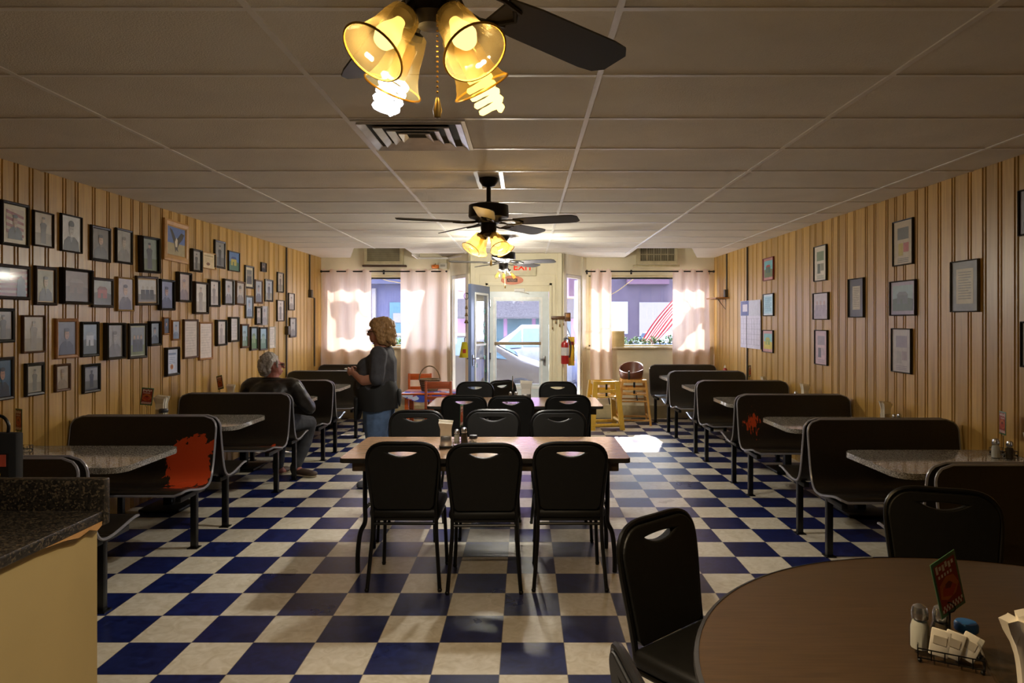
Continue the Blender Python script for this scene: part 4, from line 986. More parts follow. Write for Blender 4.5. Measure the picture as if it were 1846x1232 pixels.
# right wall
P('small red-edged picture of a teal building, top of the far column', -1, 8.592, 2.235, .37, .288, 'red', 'land', ('#6cb0b4', '#5c6c3c', '#3c5c4c', '#a83c34'), .03, '#b87c70', fw=.01)
P('small pale blue printed notice, middle of the far column', -1, 8.592, 1.784, .37, .283, 'thin', 'doc', ('#a8d0dc', '#5c8ca8', '#7ca8bc', '#4c7c98'), .02, '#c8d4dc', fw=.012)
P('small pink-edged picture of a yellow and green tree, bottom of the far column', -1, 8.608, 1.324, .38, .284, 'thin', 'land', ('#7cb4b0', '#c8b83c', '#8ca03c', '#a8a02c'), .035, '#c09088', fw=.01)
P('thin framed sheet of two landscape prints, top of the middle column', -1, 7.077, 2.179, .30, .37, 'thin', 'clip', ('#cfc8b4', '#7c8c6c', '#5c6450', '#8c8c74'), 0, fw=.01)
P('thin framed pinkish sheet with tall figures, middle of the middle column', -1, 7.068, 1.734, .36, .28, 'thin', 'group', ('#c4bcc0', '#a89ca8', '#bca4a0', '#b0a4ac'), 0, fw=.01)
P('thin framed pink sheet with dark picture, bottom of the middle column', -1, 7.058, 1.306, .30, .363, 'thin', 'clip', ('#c4a8ac', '#948890', '#6c6870', '#b4a0a4'), 0, fw=.01)
P('narrow dark grey mount with cream printed column', -1, 6.31, 1.794, .29, .363, 'thin', 'doc', ('#b8ac88', '#7c7258', '#988c6c', '#6c644c'), .065, '#4c4a46', fw=.008)
P('thin framed clipping with grey photo over red and yellow pictures, top of the near column', -1, 5.528, 2.216, .292, .369, 'thin', 'clip', ('#b8a88c', '#5c5c58', '#b09c34', '#a8443c'), 0, fw=.01)
P('wide lilac mount with a long building under pale sky, middle of the near column', -1, 5.534, 1.766, .375, .286, 'thin', 'land', ('#8ca4a8', '#4c5c44', '#5c645c', '#6c7470'), .03, '#9c92a4', fw=.01)
P('thin framed newspaper sheet with fading picture, bottom of the near column', -1, 5.551, 1.339, .29, .363, 'thin', 'clip', ('#b4aca4', '#8c8088', '#a49c94', '#9c8c88'), 0, fw=.01)
P('grey mount with cream typed poem, nearest large frame on the right wall', -1, 4.753, 1.823, .30, .361, 'grey', 'doc', ('#b8ac88', '#5c543c', '#8c8060', '#6c644c'), .05, '#6a6864', fw=.008)
P('frame cut by the right photo edge, upper one', -1, 4.11, 2.246, .24, .283, 'thin', 'portrait', ('#6c6470', '#3c3840', '#8c8084', '#544e58'), 0, fw=.01)
P('frame cut by the right photo edge, lower one', -1, 4.09, 1.437, .24, .282, 'thin', 'doc', ('#9c9c98', '#6c6c68', '#84847f', '#5c5c58'), 0, fw=.012)

# wall calendar
c = thing('wall_calendar', 'large white wall calendar with blue header, hung over the right-hand conduit', 'calendar', (XR - .002, 9.27, 1.53)); c.rotation_euler = (0, 0, PI)
m = MB(); m.box((.014, 0, -.10), (.004, .82, .44)); m.build('month_page', PR('#c9c6d2'), c, smooth=0)
m = MB(); m.box((.016, .0, .225), (.004, .82, .21)); m.build('top_page', PR('#b9bcc4'), c, smooth=0)
m = MB(); m.box((.019, -.22, .225), (.002, .33, .20)); m.build('blue_panel', PR('#2f4a8c'), c, smooth=0)
m = MB(); m.box((.021, -.2, .23), (.001, .2, .1)); m.build('white_panel', PR('#d0ccd4'), c, smooth=0)
m = MB()
for k in range(6): m.bb(.0165, .0175, -.39, .39, .08 - k * .07, .083 - k * .07)
for k in range(8): m.bb(.0165, .0175, -.39 + k * .1114, -.387 + k * .1114, -.27, .08)
m.build('date_grid', PR('#8c8a96'), c, smooth=0)
# surface conduits and boxes
GRY = M('conduit_grey', '#4c463c', .5, .2)
def conduit(label, path, boxes, bx='#3a342c'):
    t = thing('wall_conduit', label, 'conduit', path[0])
    o = Vector(path[0]); m = MB(); m.tube([Vector(p) - o for p in path], .011, 8); m.build('pipe', GRY, t)
    for b in boxes:
        m = MB(); m.box(Vector(b) - o, (.05, .075, .12), bev=.006); m.build('switch_box', M('switch_box', '#4a4030', .5, .2), t)
xl, xr = XL + .012, XR - .012
conduit('long grey conduit with switch box on the left wall, right of the photographs', [(xl, 9.46, HC - .01), (xl, 9.46, .80)], [(XL + .026, 9.46, 1.45)])
conduit('short grey conduit on the left wall beside the front window', [(xl, 10.48, HC - .01), (xl, 10.48, 2.0), (xl, 10.49, 1.95), (xl, 10.72, 1.94), (xl, 10.72, .87)], [(XL + .026, 10.48, 2.0)])
conduit('long conduit on the right wall running behind the calendar', [(xr, 9.41, HC - .01), (xr, 9.41, .75)], [])
conduit('short conduit with box above the bracket shelf on the right wall', [(xr, 10.37, HC - .01), (xr, 10.37, 2.0)], [(XR - .026, 10.37, 2.0)])
s = thing('wall_shelf', 'small bare wood bracket shelf on the right wall by the window', 'shelf', (XR, 10.55, 1.93))
m = MB(); m.box((-.10, 0, 0), (.20, .55, .02), bev=.003); m.build('board', FR['wood'], s)
m = MB(); m.tube([(-.16, -.1, -.012), (-.005, -.1, -.012), (-.005, -.1, -.17), (-.12, -.1, -.02)], .006); m.build('bracket', BLACK, s)

# ------------------------------------------------------------------ things on the tables
GLASSJ = glassmat('jar_glass', (.86, .88, .86, 1), rough=.03)
SALT = M('salt_white', '#d8d6d0', .8); PEPR = M('ground_pepper', '#4a3c2c', .9, var=.3, scale=300)
CAPB = M('blue_lid', '#1f5fa0', .4); CAPD = M('dark_lid', '#2a2c34', .4)
def make_shaker(fill, s=1.0):
    t = thing('salt_shaker' if fill is SALT else 'pepper_shaker', 'x', 'shaker')
    g = MB(); g.lathe([(.0, 0), (.019, 0), (.021, .004), (.021, .05), (.0165, .066), (.015, .07), (.0, .07)], seg=10); g.build('jar', GLASSJ, t, smooth=20)
    g = MB(); g.lathe([(0, .002), (.0185, .003), (.0185, .049), (.0145, .062), (0, .063)], seg=10); g.build('contents', fill, t)
    g = MB(); g.lathe([(.0165, .068), (.0175, .07), (.0175, .083), (.014, .094), (.006, .099), (0, .1)], seg=16); g.build('cap', STEEL, t)
    return t
def make_napkins():
    t = thing('napkin_holder', 'x', 'napkin holder')
    b = MB(); b.box((0, 0, .008), (.088, .056, .016), bev=.004); b.build('base', BLK, t)
    b = MB(); b.box((0, -.0245, .045), (.066, .003, .07), bev=.001); b.box((0, .0245, .045), (.066, .003, .07), bev=.001); b.build('clip_plate', STEEL, t)
    n = MB(); random.seed(4)
    for k in range(9):
        y = -.02 + k * .005; j = random.uniform(-.004, .004); h = .165 + random.uniform(0, .02); fl = .008 + abs(k - 4) * .0025
        n.rings([[(-.034 + j, y - .0018, .012), (.034 + j, y - .0018, .012), (.034 + j, y + .0018, .012), (-.034 + j, y + .0018, .012)],
                 [(-.033 + j, y - .0018, .12), (.033 + j, y - .0018, .12), (.033 + j, y + .0018, .12), (-.033 + j, y + .0018, .12)],
                 [(-.036 - fl * .6 + j, y * 1.4 - .0018, h), (.036 + fl * .6 + j, y * 1.4 - .0018, h - .008), (.036 + fl * .6 + j, y * 1.4 + .0018, h - .008), (-.036 - fl * .6 + j, y * 1.4 + .0018, h)]])
    n.build('napkins', PAPER, t, smooth=0)
    return t
def make_jar(cap):
    t = thing('condiment_jar', 'x', 'jar')
    g = MB(); g.lathe([(0, 0), (.024, 0), (.026, .004), (.026, .065), (.0, .067)], seg=20); g.build('jar', GLASSJ, t)
    g = MB(); g.lathe([(0, .003), (.023, .003), (.023, .04), (0, .042)], seg=20); g.build('contents', M('sugar_tan', '#b8a27c', .8), t)
    g = MB(); g.lathe([(.027, .064), (.029, .067), (.029, .082), (.025, .088), (0, .089)], seg=24); g.build('lid', cap, t)
    return t
def make_card():
    t = thing('menu_card', 'x', 'menu card')
    c = MB(); c.box((0, 0, .0), (.092, .0025, .145), bev=.0008); c.build('card', M('card_green', '#3f6a4a', .4), t)
    p = MB(); mats = [PR('#8c2a1c'), PR('#b5622a'), PR('#d8cfc4'), PR('#a83a24'), PR('#6a1f16')]
    R = lambda x0, x1, z0, z1, y: [(x0, y, z0), (x1, y, z0), (x1, y, z1), (x0, y, z1)]
    for sy in (-1, 1):
        y = sy * .0016
        p.mat(0).face(R(-.039, .039, -.063, .063, y)); 
        p.mat(1).face([(a * .039, y * 1.15, b * .03 - .006) for a, b in ((-.9, -.6), (-.3, -1), (.5, -.8), (.95, -.1), (.6, .8), (-.1, 1), (-.8, .5))])
        p.mat(3).face([(a * .03, y * 1.3, b * .02 - .012) for a, b in ((-.9, -.4), (.2, -1), (.9, 0), (.2, .9), (-.7, .6))])
        p.mat(4).face([(a * .016, y * 1.45, b * .01) for a, b in ((-.9, -.4), (.2, -1), (.9, 0), (.2, .9), (-.7, .6))])
        p.mat(2)
        for k in range(6): p.face(R(-.034 + k * .0115, -.026 + k * .0115, .04 + .006 * (k % 2), .056 + .004 * (k % 3 == 0), y * 1.2))
        for k in range(5): p.face(R(-.03 + k * .011, -.024 + k * .011, .026, .034, y * 1.2))
        for k in range(7): p.face(R(-.038 + k * .011, -.0325 + k * .011, -.061, -.053, y * 1.2)); p.face(R(-.0325 + k * .011, -.027 + k * .011, -.053, -.045, y * 1.2))
    p.build('printed_face', mats, t, smooth=0, nrm=False)
    return t
def make_caddy():
    t = thing('wire_caddy', 'x', 'caddy')
    w = MB()
    for z in (.012, .034): w.tube([(-.068, -.042, z), (.068, -.042, z), (.068, .042, z), (-.068, .042, z)], .0016, 6, loop=True)
    for x in (-.068, -.04, -.012, .016, .044, .068):
        for y in (-.042, .042): w.tube([(x, y, .010), (x, y, .034)], .0014, 5)
        w.tube([(x, -.042, .010), (x, .042, .010)], .0014, 5)
    for y in (-.02, .02): w.tube([(-.068, y, .012), (-.068, y, .034)], .0014, 5); w.tube([(.068, y, .012), (.068, y, .034)], .0014, 5)
    w.build('wire_basket', BLACK, t)
    for x in (-.064, .064):
        for y in (-.04, .04): f = MB(); f.sphere((x, y, .005), .005, 8, 6); f.build('foot', BLACK, t)
    c = MB(); c.tube([(.0, 0, .011), (.0, 0, .12)], .002, 6)
    c.tube([(.012 * math.cos(a), .003, .13 + .012 * math.sin(a)) for a in [k * .5 for k in range(26)]], .0014, 5); c.build('card_clip', BLACK, t)
    return t
_protos = {}
def put(kind, loc, rz, label, group, rx=None, sc_=1.0):
    if kind not in _protos:
        o = {'salt': lambda: make_shaker(SALT), 'pepper': lambda: make_shaker(PEPR), 'napkins': make_napkins, 'jar_blue': lambda: make_jar(CAPB), 'jar_dark': lambda: make_jar(CAPD), 'card': make_card, 'caddy': make_caddy}[kind]()
        _protos[kind] = o; o.location = loc; o.rotation_euler = (0, 0, rz); o['label'] = label
    else: o = dup(_protos[kind], loc, rz, label)
    if group: o['group'] = group
    if rx: o.rotation_euler = (rx[0], rx[1], rz)
    o.scale = (sc_,) * 3
    return o
TB = .742; TF = .75
GN, GS, GPp, GC, GJ, GK = 'napkin holders on the tables', 'salt shakers on the tables', 'pepper shakers on the tables', 'red menu cards on the tables', 'lidded jars on the tables', 'wire caddies on the tables'
# nearer long table
put('napkins', (-.52, 4.47, TF), .1, 'tall napkin stack on the nearer long table', GN)
put('caddy', (-.42, 4.55, TF), .3, 'wire caddy beside the tall napkin stack on the nearer long table', GK)
put('pepper', (-.405, 4.52, TF + .012), 0, 'dark pepper shaker on the nearer long table', GPp, sc_=1.15)
put('salt', (-.455, 4.54, TF + .012), 0, 'salt shaker between napkin stack and pepper on the nearer long table', GS)
put('jar_dark', (-.34, 4.46, TF), 0, 'small jar with dark blue lid on the nearer long table', GJ, sc_=.95)
put('card', (-.425, 4.55, TF + .20), 1.45, 'menu card seen edge-on above the caddy of the nearer long table', GC, rx=(0, .06))
# far long table
put('napkins', (.01, 6.80, TF), .05, 'wide beige napkin stack on the far long table', GN, sc_=1.3)
put('caddy', (-.13, 6.95, TF), .2, 'wire caddy on the far long table', GK)
put('salt', (-.15, 6.93, TF + .012), 0, 'salt shaker in the caddy of the far long table', GS)
put('pepper', (-.095, 6.95, TF + .012), 0, 'pepper shaker in the caddy of the far long table', GPp)
put('card', (-.13, 6.95, TF + .20), 1.5, 'menu card seen edge-on over the far long table', GC)
# right booths
put('napkins', (2.945, 5.58, TB), .35, 'white napkin stack on the second right booth table', GN)
put('salt', (2.93, 5.42, TB), 0, 'salt shaker on the second right booth table', GS)
put('pepper', (2.985, 5.45, TB), 0, 'pepper shaker on the second right booth table', GPp)
put('napkins', (2.93, 7.15, TB), .3, 'white napkin stack on the third right booth table', GN)
put('salt', (2.82, 7.12, TB), 0, 'salt shaker on the third right booth table', GS)
put('pepper', (2.855, 7.2, TB), 0, 'pepper shaker on the third right booth table', GPp)
put('card', (2.86, 8.70, TB + .20), .9, 'pale menu card on the fourth right booth table', GC)
put('napkins', (2.985, 8.55, TB), .4, 'low white napkin stack on the fourth right booth table', GN, sc_=.8)
put('salt', (2.88, 4.18, TB), 0, 'tall glass shaker on the nearest right booth table', GS, sc_=1.2)
put('pepper', (2.945, 4.15, TB), 0, 'dark shaker on the nearest right booth table', GPp, sc_=1.1)
put('napkins', (2.985, 4.02, TB), .5, 'napkin stack at the right photo edge on the nearest right booth table', GN)
put('card', (2.985, 4.27, TB + .20), 1.35, 'brown menu card edge-on at the wall of the nearest right booth table', GC)
# left booths
put('salt', (-3.20, 4.22, TB), 0, 'salt shaker on the nearest left booth table', GS)
put('pepper', (-3.235, 4.27, TB), 0, 'glass pepper shaker on the nearest left booth table', GPp)
put('card', (-3.235, 4.36, TB + .205), -.55, 'red menu card at the far left edge over the nearest left booth table', GC)
put('card', (-3.17, 5.72, TB + .205), .25, 'red menu card on the second left booth table', GC, rx=(0, .12), sc_=1.0)
put('napkins', (-3.08, 5.78, TB), -.2, 'cream napkin stack beside the red card on the second left booth table', GN, sc_=1.15)
put('jar_dark', (-3.0, 5.66, TB), 0, 'dark-lidded white sugar jar on the second left booth table', GJ, sc_=1.25)
put('jar_blue', (-3.22, 5.62, TB), 0, 'blue-lidded jar on the second left booth table', GJ, sc_=.7)
put('card', (-3.22, 7.2, TB + .19), -.5, 'tilted pale menu card on the seated man\'s table', GC, rx=(0, -.22))
put('napkins', (-3.14, 7.28, TB), .2, 'napkin stack on the seated man\'s table', GN, sc_=.9)
for cx_, cy_, lab in ((2.86, 8.70, 'wire caddy under the pale card on the fourth right booth table'), (2.99, 4.27, 'wire caddy under the edge-on card on the nearest right booth table'), (-3.235, 4.36, 'wire caddy under the red card on the nearest left booth table'),
                      (-3.17, 5.72, 'wire caddy under the red card on the second left booth table'), (-3.22, 7.2, 'wire caddy under the tilted card on the seated man\'s table')):
    put('caddy', (cx_, cy_, TB), PI / 2, lab, GK)
# far booth tables
CUP = M('cup_white', '#d8d4cc', .35)
def cup(label, loc):
    t = thing('coffee_mug', label, 'mug', loc); g = MB(); g.lathe([(0, 0), (.036, 0), (.041, .006), (.042, .09), (.038, .09), (.036, .01), (0, .009)], seg=24); g.build('mug_body', CUP, t)
    g = MB(); g.tube([(.04, 0, .072), (.065, 0, .068), (.07, 0, .045), (.062, 0, .025), (.04, 0, .02)], .006, 8); g.build('handle', CUP, t)
cup('white mug on the far left booth table', (-3.13, 10.2, TB)); cup('white mug on the far right booth table', (2.92, 10.18, TB))
k = thing('ketchup_bottle', 'red squeeze bottle on the far right booth table', 'bottle', (3.0, 10.25, TB))
g = MB(); g.lathe([(0, 0), (.03, 0), (.031, .01), (.031, .11), (.018, .135), (0, .136)], seg=20); g.build('bottle_body', M('ketchup_red', '#a32620', .4), k)
g = MB(); g.lathe([(.018, .134), (.016, .15), (.005, .175), (0, .176)], seg=14); g.build('nozzle', CUP, k)
pl = thing('side_plate', 'white plate with a crumpled napkin on the second right booth table', 'plate', (2.78, 5.6, TB))
g = MB(); g.lathe([(0, .001), (.05, .001), (.088, .012), (.09, .016), (.05, .006), (0, .005)], seg=36); g.build('plate', CUP, pl)
g = MB(); g.sphere((.0, .0, .02), (.045, .035, .016), 12, 8); g.build('crumpled_napkin', PAPER, pl)
# round table, close to the camera
put('caddy', (1.035, 1.665, TF), -.5, 'wire caddy with packets, shakers and card on the round table', GK)
put('salt', (.985, 1.705, TF + .012), 0, 'glass salt shaker at the left of the round table caddy', GS, sc_=1.12)
put('pepper', (1.03, 1.69, TF + .012), 0, 'pepper shaker in the middle of the round table caddy', GPp, sc_=1.15)
put('jar_blue', (1.098, 1.70, TF), 0, 'jar with bright blue lid behind the round table caddy', GJ, sc_=.92)
put('card', (1.035, 1.672, TF + .185), .42, 'red food card with green border standing over the round table', GC, rx=(0, -.30))
for i, (x, y, rz, tx, lab) in enumerate(((1.005, 1.655, -.5, .25, 'left'), (1.03, 1.643, -.45, .5, 'middle'), (1.062, 1.632, -.6, .75, 'right'))):
    q = thing('sugar_packet', lab + ' sugar packet leaning in the caddy on the round table', 'packet', (x, y, TF + .0125), rz, 'sugar packets in the round table caddy')
    g = MB(); g.box((0, 0, .037), (.042, .008, .066), rot=(0, tx * .5, 0), bev=.003); g.build('paper_sleeve', PAPER, q)
    g = MB(); g.box((0, -.0046, .044), (.028, .0008, .02), rot=(0, tx * .5, 0)); g.build('printed_mark', PR('#c4bcac'), q, smooth=0)
w = thing('napkin_bowl', 'small clear glass bowl behind the napkins at the right photo edge', 'bowl', (1.105, 1.545, TF))
g = MB(); g.lathe([(0, .002), (.03, .0), (.035, .006), (.05, .04), (.068, .085), (.066, .086), (.047, .041), (.03, .01), (0, .008)], seg=36, flute=12, famp=.03); g.build('bowl', CLEAR, w, smooth=60)
n = thing('napkin_bundle', 'upright bundle of cream paper napkins on the round table at the right photo edge', 'napkins', (1.115, 1.44, TF))
random.seed(9)
for k in range(7):
    g = MB(); x = -.05 + k * .017; y = random.uniform(-.014, .014); h = .20 + random.uniform(-.01, .016); a = (k - 3) * .05
    rs = []
    for j in range(9):
        v = j / 8; z = .001 + (h - .001) * v; wv = .021 + .012 * max(0, v - .6) / .4
        cx_ = x + math.tan(a) * z * .6 + .004 * math.sin(4 * v + k)
        ring = []
        for i in range(14):
            q = 2 * PI * i / 14; rr = wv * (1 + .10 * math.cos(5 * q + k)) * (1 + (.18 * math.cos(7 * q + 2 * k) if j > 6 else 0))
            ring.append((cx_ + rr * math.cos(q), y + rr * .8 * math.sin(q), z + (.006 * math.cos(3 * q + k) if j == 8 else 0)))
        rs.append(ring)
    g.rings(rs); g.build('napkin', PAPER, n, smooth=50)
# rack at the far left edge, beyond the counter
r = thing('brochure_rack', 'black upright rack with colourful front and handle at the left photo edge behind the counter', 'rack', (-2.125, 2.60, 0))
g = MB(); g.bb(-.2, .2, -.02, .02, .02, 1.155, bev=.006); g.bb(-.2, .2, -.10, .10, 0, .02, bev=.004); g.build('rack_body', M('rack_black', '#0d0c0b', .8), r)
g = MB(); g.tube(curve_pts([(-.03, 0, 1.15), (-.03, 0, 1.2), (.0, 0, 1.22), (.12, 0, 1.22), (.155, 0, 1.19), (.155, 0, 1.15)], 4), .006); g.build('carry_handle', BLACK, r)
g = MB(); mats = [PR('#1e1c1a'), PR('#b8503c'), PR('#c8a83a'), PR('#b8c4c0')]
g.mat(0).bb(-.19, .175, -.024, -.0195, .90, 1.08); g.mat(1).bb(-.19, .165, -.026, -.024, 1.03, 1.075); g.mat(3).bb(-.19, .15, -.026, -.024, .90, .925); g.mat(2).sphere((.12, -.026, 1.0), (.026, .004, .018), 12, 8)
g.build('front_panel', mats, r, smooth=0)

def text_part(name, s, size, mat, parent, loc, rot=(PI / 2, 0, 0), ext=.002, align='CENTER'):
    cu = bpy.data.curves.new(name, 'FONT'); cu.body = s; cu.size = size; cu.extrude = ext; cu.align_x = align; cu.align_y = 'CENTER'; cu.offset = size * .012
    o = bpy.data.objects.new(name, cu); COL.objects.link(o)
    dg = bpy.context.evaluated_depsgraph_get(); me = bpy.data.meshes.new_from_object(o.evaluated_get(dg)); bpy.data.objects.remove(o)
    me.materials.clear(); me.materials.append(mat)
    ob = bpy.data.objects.new(name, me); COL.objects.link(ob); ob.parent = parent; ob.location = loc; ob.rotation_euler = rot; return ob
text_part('lettering', 'LS', .06, PR('#c8b87a'), r, (.11, -.027, .965), ext=.001)

# ------------------------------------------------------------------ by the street door
e = thing('exit_sign', 'cream exit sign with red letters above the street door', 'sign', (-.065, DW - .003, 2.365))
g = MB(); g.box((0, -.03, .0), (.46, .055, .20), bev=.006); g.build('sign_box', M('exit_cream', '#c9c2a4', .5), e)
g = MB(); g.box((0, -.03, .115), (.36, .05, .03), bev=.004); g.build('battery_top', BLK, e)
text_part('lettering', 'EXIT', .145, emis('exit_red', '#ff2a12', .10), e, (.03, -.059, .03))
o = thing('oval_plaque', 'orange oval wooden plaque with a dark name strip under the exit sign', 'plaque', (-.20, DW - .02, 2.20))
g = MB(); g.prism([(.17 * math.cos(2*PI*i/40), .068 * math.sin(2*PI*i/40)) for i in range(40)], -.012, .0); g.build('oval_board', M('plaque_wood', '#c0673a', .45, var=.2, scale=8), o, smooth=40)
g = MB(); g.box((0, -.0135, .0), (.16, .004, .052), bev=.001); g.build('name_strip', M('strip_dark', '#2c1a12', .5), o)
text_part('lettering', 'ADDA', .048, PR('#a0603c'), o, (0, -.0165, 0), ext=.0006)
g = thing('door_chime', 'string of dark bells hanging at the free edge of the open inner door', 'bells', (-.83, 9.60, 1.50))
m = MB(); m.tube([(.0, 0, -.08), (0, 0, .47)], .004); m.tube([(.03 * math.cos(a), 0, .43 + .045 * math.sin(a)) for a in [2*PI*i/20 for i in range(20)]], .005, 6, loop=True); m.build('cord', M('bell_cord', '#4a3626', .6), g)
for z, rr in ((.3, .022), (.2, .026), (.1, .034)):
    m = MB(); m.lathe([(0, .05), (rr * .4, .046), (rr * .7, .02), (rr, 0), (rr * .9, -.002), (0, .03)], c=(0, 0, z - .05), seg=16); m.build('bell', M('bell_brass', '#5d4a2a', .35, .8), g)
m = MB(); m.box((.03, 0, .47), (.06, .01, .012)); m.build('hook', BLACK, g)
x = thing('fire_extinguisher', 'red fire extinguisher with black hose on the bay post right of the door', 'fire extinguisher', (.60, 10.32, .93))
m = MB(); m.lathe([(0, 0), (.055, .002), (.06, .015), (.06, .29), (.05, .325), (.022, .345), (.018, .36), (0, .36)], seg=28); m.build('cylinder', M('extinguisher_red', '#9c1f1c', .3), x)
m = MB(); m.lathe([(.02, .355), (.024, .36), (.024, .39), (.016, .40), (0, .40)], seg=16); m.tube([(0, 0, .39), (.06, -.01, .42)], .007); m.tube([(0, 0, .40), (.05, -.01, .45)], .007); m.build('valve', STEEL, x)
m = MB(); m.tube(curve_pts([(.015, -.02, .385), (.06, -.04, .37), (.085, -.045, .28), (.075, -.055, .16), (.06, -.06, .10)], 6), .011, 8); m.build('hose', BLK, x)
m = MB(); m.lathe([(.0606, .13), (.0608, .131), (.0608, .25), (.0606, .251)], seg=28, cap0=False, cap1=False); m.build('label_band', M('extinguisher_label', '#c8c4c0', .4), x)
m = MB(); m.box((0, .062, .2), (.04, .02, .3), bev=.003); m.build('bracket', BLACK, x)
y_ = thing('yellow_notice', 'yellow notice strip behind the fire extinguisher', 'notice', (.70, 10.40, 1.12)); m = MB(); m.box((0, 0, 0), (.10, .006, .44), bev=.002); m.build('notice_board', M('notice_yellow', '#d8b02c', .5), y_)
y_.rotation_euler = (0, 0, math.atan2(YF - DW, .96 - .557) * .0)
m = MB(); m.box((0, -.004, .12), (.07, .002, .05)); m.build('printed_panel', PR('#8c2a1c'), y_, smooth=0)
k = thing('key_rack', 'small wooden key rack with hanging keys right of the street door', 'key rack', (.50, DW - .024, 1.63))
m = MB(); m.box((0, -.01, .0), (.22, .02, .05), bev=.004); m.build('rack_board', FR['brown'], k)
for i, (xx, l) in enumerate(((-.09, .14), (-.04, .05), (.02, .1), (.08, .08))):
    m = MB(); m.tube([(xx, -.02, 0), (xx, -.04, -.005), (xx, -.04, -l)], .004); m.box((xx, -.04, -l - .02), (.02, .006, .04), bev=.002); m.build('hanging_key', M('key_brass', '#7a5c30', .4, .6), k)
k = thing('dispenser_box', 'brown box fixed to the post right of the door', 'box', (.555, DW - .024, 1.66)); m = MB(); m.box((.085, -.035, -.02), (.09, .06, .13), bev=.008); m.build('box_body', FR['brown'], k); m = MB(); m.box((.085, -.068, -.0), (.06, .006, .05), bev=.002); m.build('box_front', FR['wood'], k)
w = thing('wet_floor_tag', 'yellow tag hanging in the left bay by the open door', 'notice', (-.93, 10.42, 1.12))
m = MB(); m.prism([(-.035, .14), (.035, .14), (.08, -.10), (-.08, -.10)], -.008, .008); m.build('tag_board', M('tag_yellow', '#d8cc1c', .5), w, smooth=0)
m = MB(); m.tube([(0, 0, .14), (0, 0, .2), (.03, 0, .22)], .005); m.build('hook', BLACK, w); m = MB(); m.box((0, -.0095, .0), (.05, .002, .06)); m.build('printed_panel', PR('#c0402c'), w, smooth=0)
b = thing('sill_box', 'plain beige box on the right window sill', 'box', (1.50, YF - .035, SILL)); m = MB(); m.bb(-.10, .10, -.05, .05, 0, .25, bev=.004); m.build('box_body', M('box_beige', '#bfae7c', .7), b); m = MB(); m.bb(-.103, .103, -.053, .053, .225, .256, bev=.003); m.build('box_lid', M('box_lid', '#cdbd8c', .7), b)

# children's table, chairs, basket, high chairs
ORW = M('orange_wood', '#b5541f', .35, var=.2, scale=6, stretch=(1, 1, 10)); RDW = M('reddish_wood', '#8a4326', .35, var=.2, scale=6, stretch=(1, 1, 10)); PINEL = M('light_wood', '#c8964c', .4, var=.15, scale=6, stretch=(6, 6, 1)); YELW = M('yellow_wood', '#c9a03c', .4, var=.12, scale=5, stretch=(5, 5, 1))
def kid_chair(label, loc, rz, mat):
    t = thing('child_chair', label, 'chair', loc, rz, 'small wooden chairs at the children\'s table'); w = .165
    for sx in (-1, 1):
        m = MB(); m.bb(sx * w - .017, sx * w + .017, -.19, -.155, 0, .78, bev=.004); m.build('leg', mat, t)
        m = MB(); m.bb(sx * w - .017, sx * w + .017, .14, .175, 0, .40, bev=.004); m.build('leg', mat, t)
    m = MB(); m.bb(-w - .02, w + .02, -.19, .19, .39, .42, bev=.006); m.build('seat', mat, t)
    m = MB(); m.bb(-w, w, -.185, -.16, .68, .775, bev=.004); m.build('top_rail', mat, t)
    m = MB(); m.bb(-w, w, -.182, -.163, .535, .58, bev=.004); m.build('back_slat', mat, t)
    m = MB(); m.bb(-w, w, -.182, -.163, .2, .23, bev=.003); m.bb(-w, w, .15, .17, .2, .23, bev=.003); m.build('stretcher', mat, t)
kid_chair('orange wooden chair left of the basket, facing the children\'s table', (-1.60, 10.27, 0), .06 + PI, ORW)
kid_chair('reddish wooden chair with its back to us at the children\'s table', (-1.155, 9.24, 0), 0, RDW)
kt = thing('child_table', 'orange wooden children\'s table with folded blue cloth under the left window', 'table', (-1.30, 9.72, 0))
m = MB(); m.bb(-.42, .42, -.28, .28, .555, .58, bev=.008); m.build('tabletop', ORW, kt); m = MB(); m.prism(rrect(.74, .46, .01, 1), .49, .555, [rrect(.70, .42, .01, 1)], f=lambda x, y, z: (x, z, y)); m.build('apron', ORW, kt, smooth=0)
for sx in (-1, 1):
    for sy in (-1, 1):
        m = MB(); m.bb(sx * .35 - .028, sx * .35 + .028, sy * .21 - .028, sy * .21 + .028, 0, .555, bev=.005); m.build('leg', ORW, kt)
cl = MB(); rs = []
for j in range(13):
    row = []
    for i in range(25):
        x = -.40 + .84 * i / 24; v = j / 12; y = -.02 - .26 * v
        z = .584 + .004 * math.sin(9 * x + 5 * v)
        if v > .72:
            t_ = (v - .72) / .28; y = -.02 - .26 * .95 - .02 * t_ - .008 * math.sin(20 * x) * t_; z = .584 - .13 * t_ * (.55 + .45 * math.cos((x + .12) * 7))
        row.append((x, y, z))
    rs.append(row)
cl.rings(rs, closed=False)
def cloth_mat():
    m, nt, b = newmat('blue_print_cloth'); L = nt.links; tc = N(nt, 'ShaderNodeTexCoord'); ck = N(nt, 'ShaderNodeTexVoronoi'); ck.inputs['Scale'].default_value = 14; L.new(tc.outputs['Object'], ck.inputs['Vector'])
    cr = N(nt, 'ShaderNodeValToRGB'); cr.color_ramp.interpolation = 'CONSTANT'; e_ = cr.color_ramp.elements; e_[0].color = lin('#2c3f9c'); e_[1].position = .6; e_[1].color = lin('#8c4560'); x_ = e_.new(.85); x_.color = lin('#a8b0c8')
    sp = N(nt, 'ShaderNodeSeparateColor'); L.new(ck.outputs['Color'], sp.inputs[0]); L.new(sp.outputs[0], cr.inputs[0]); L.new(cr.outputs[0], b.inputs['Base Color']); b.inputs['Roughness'].default_value = .9; return m
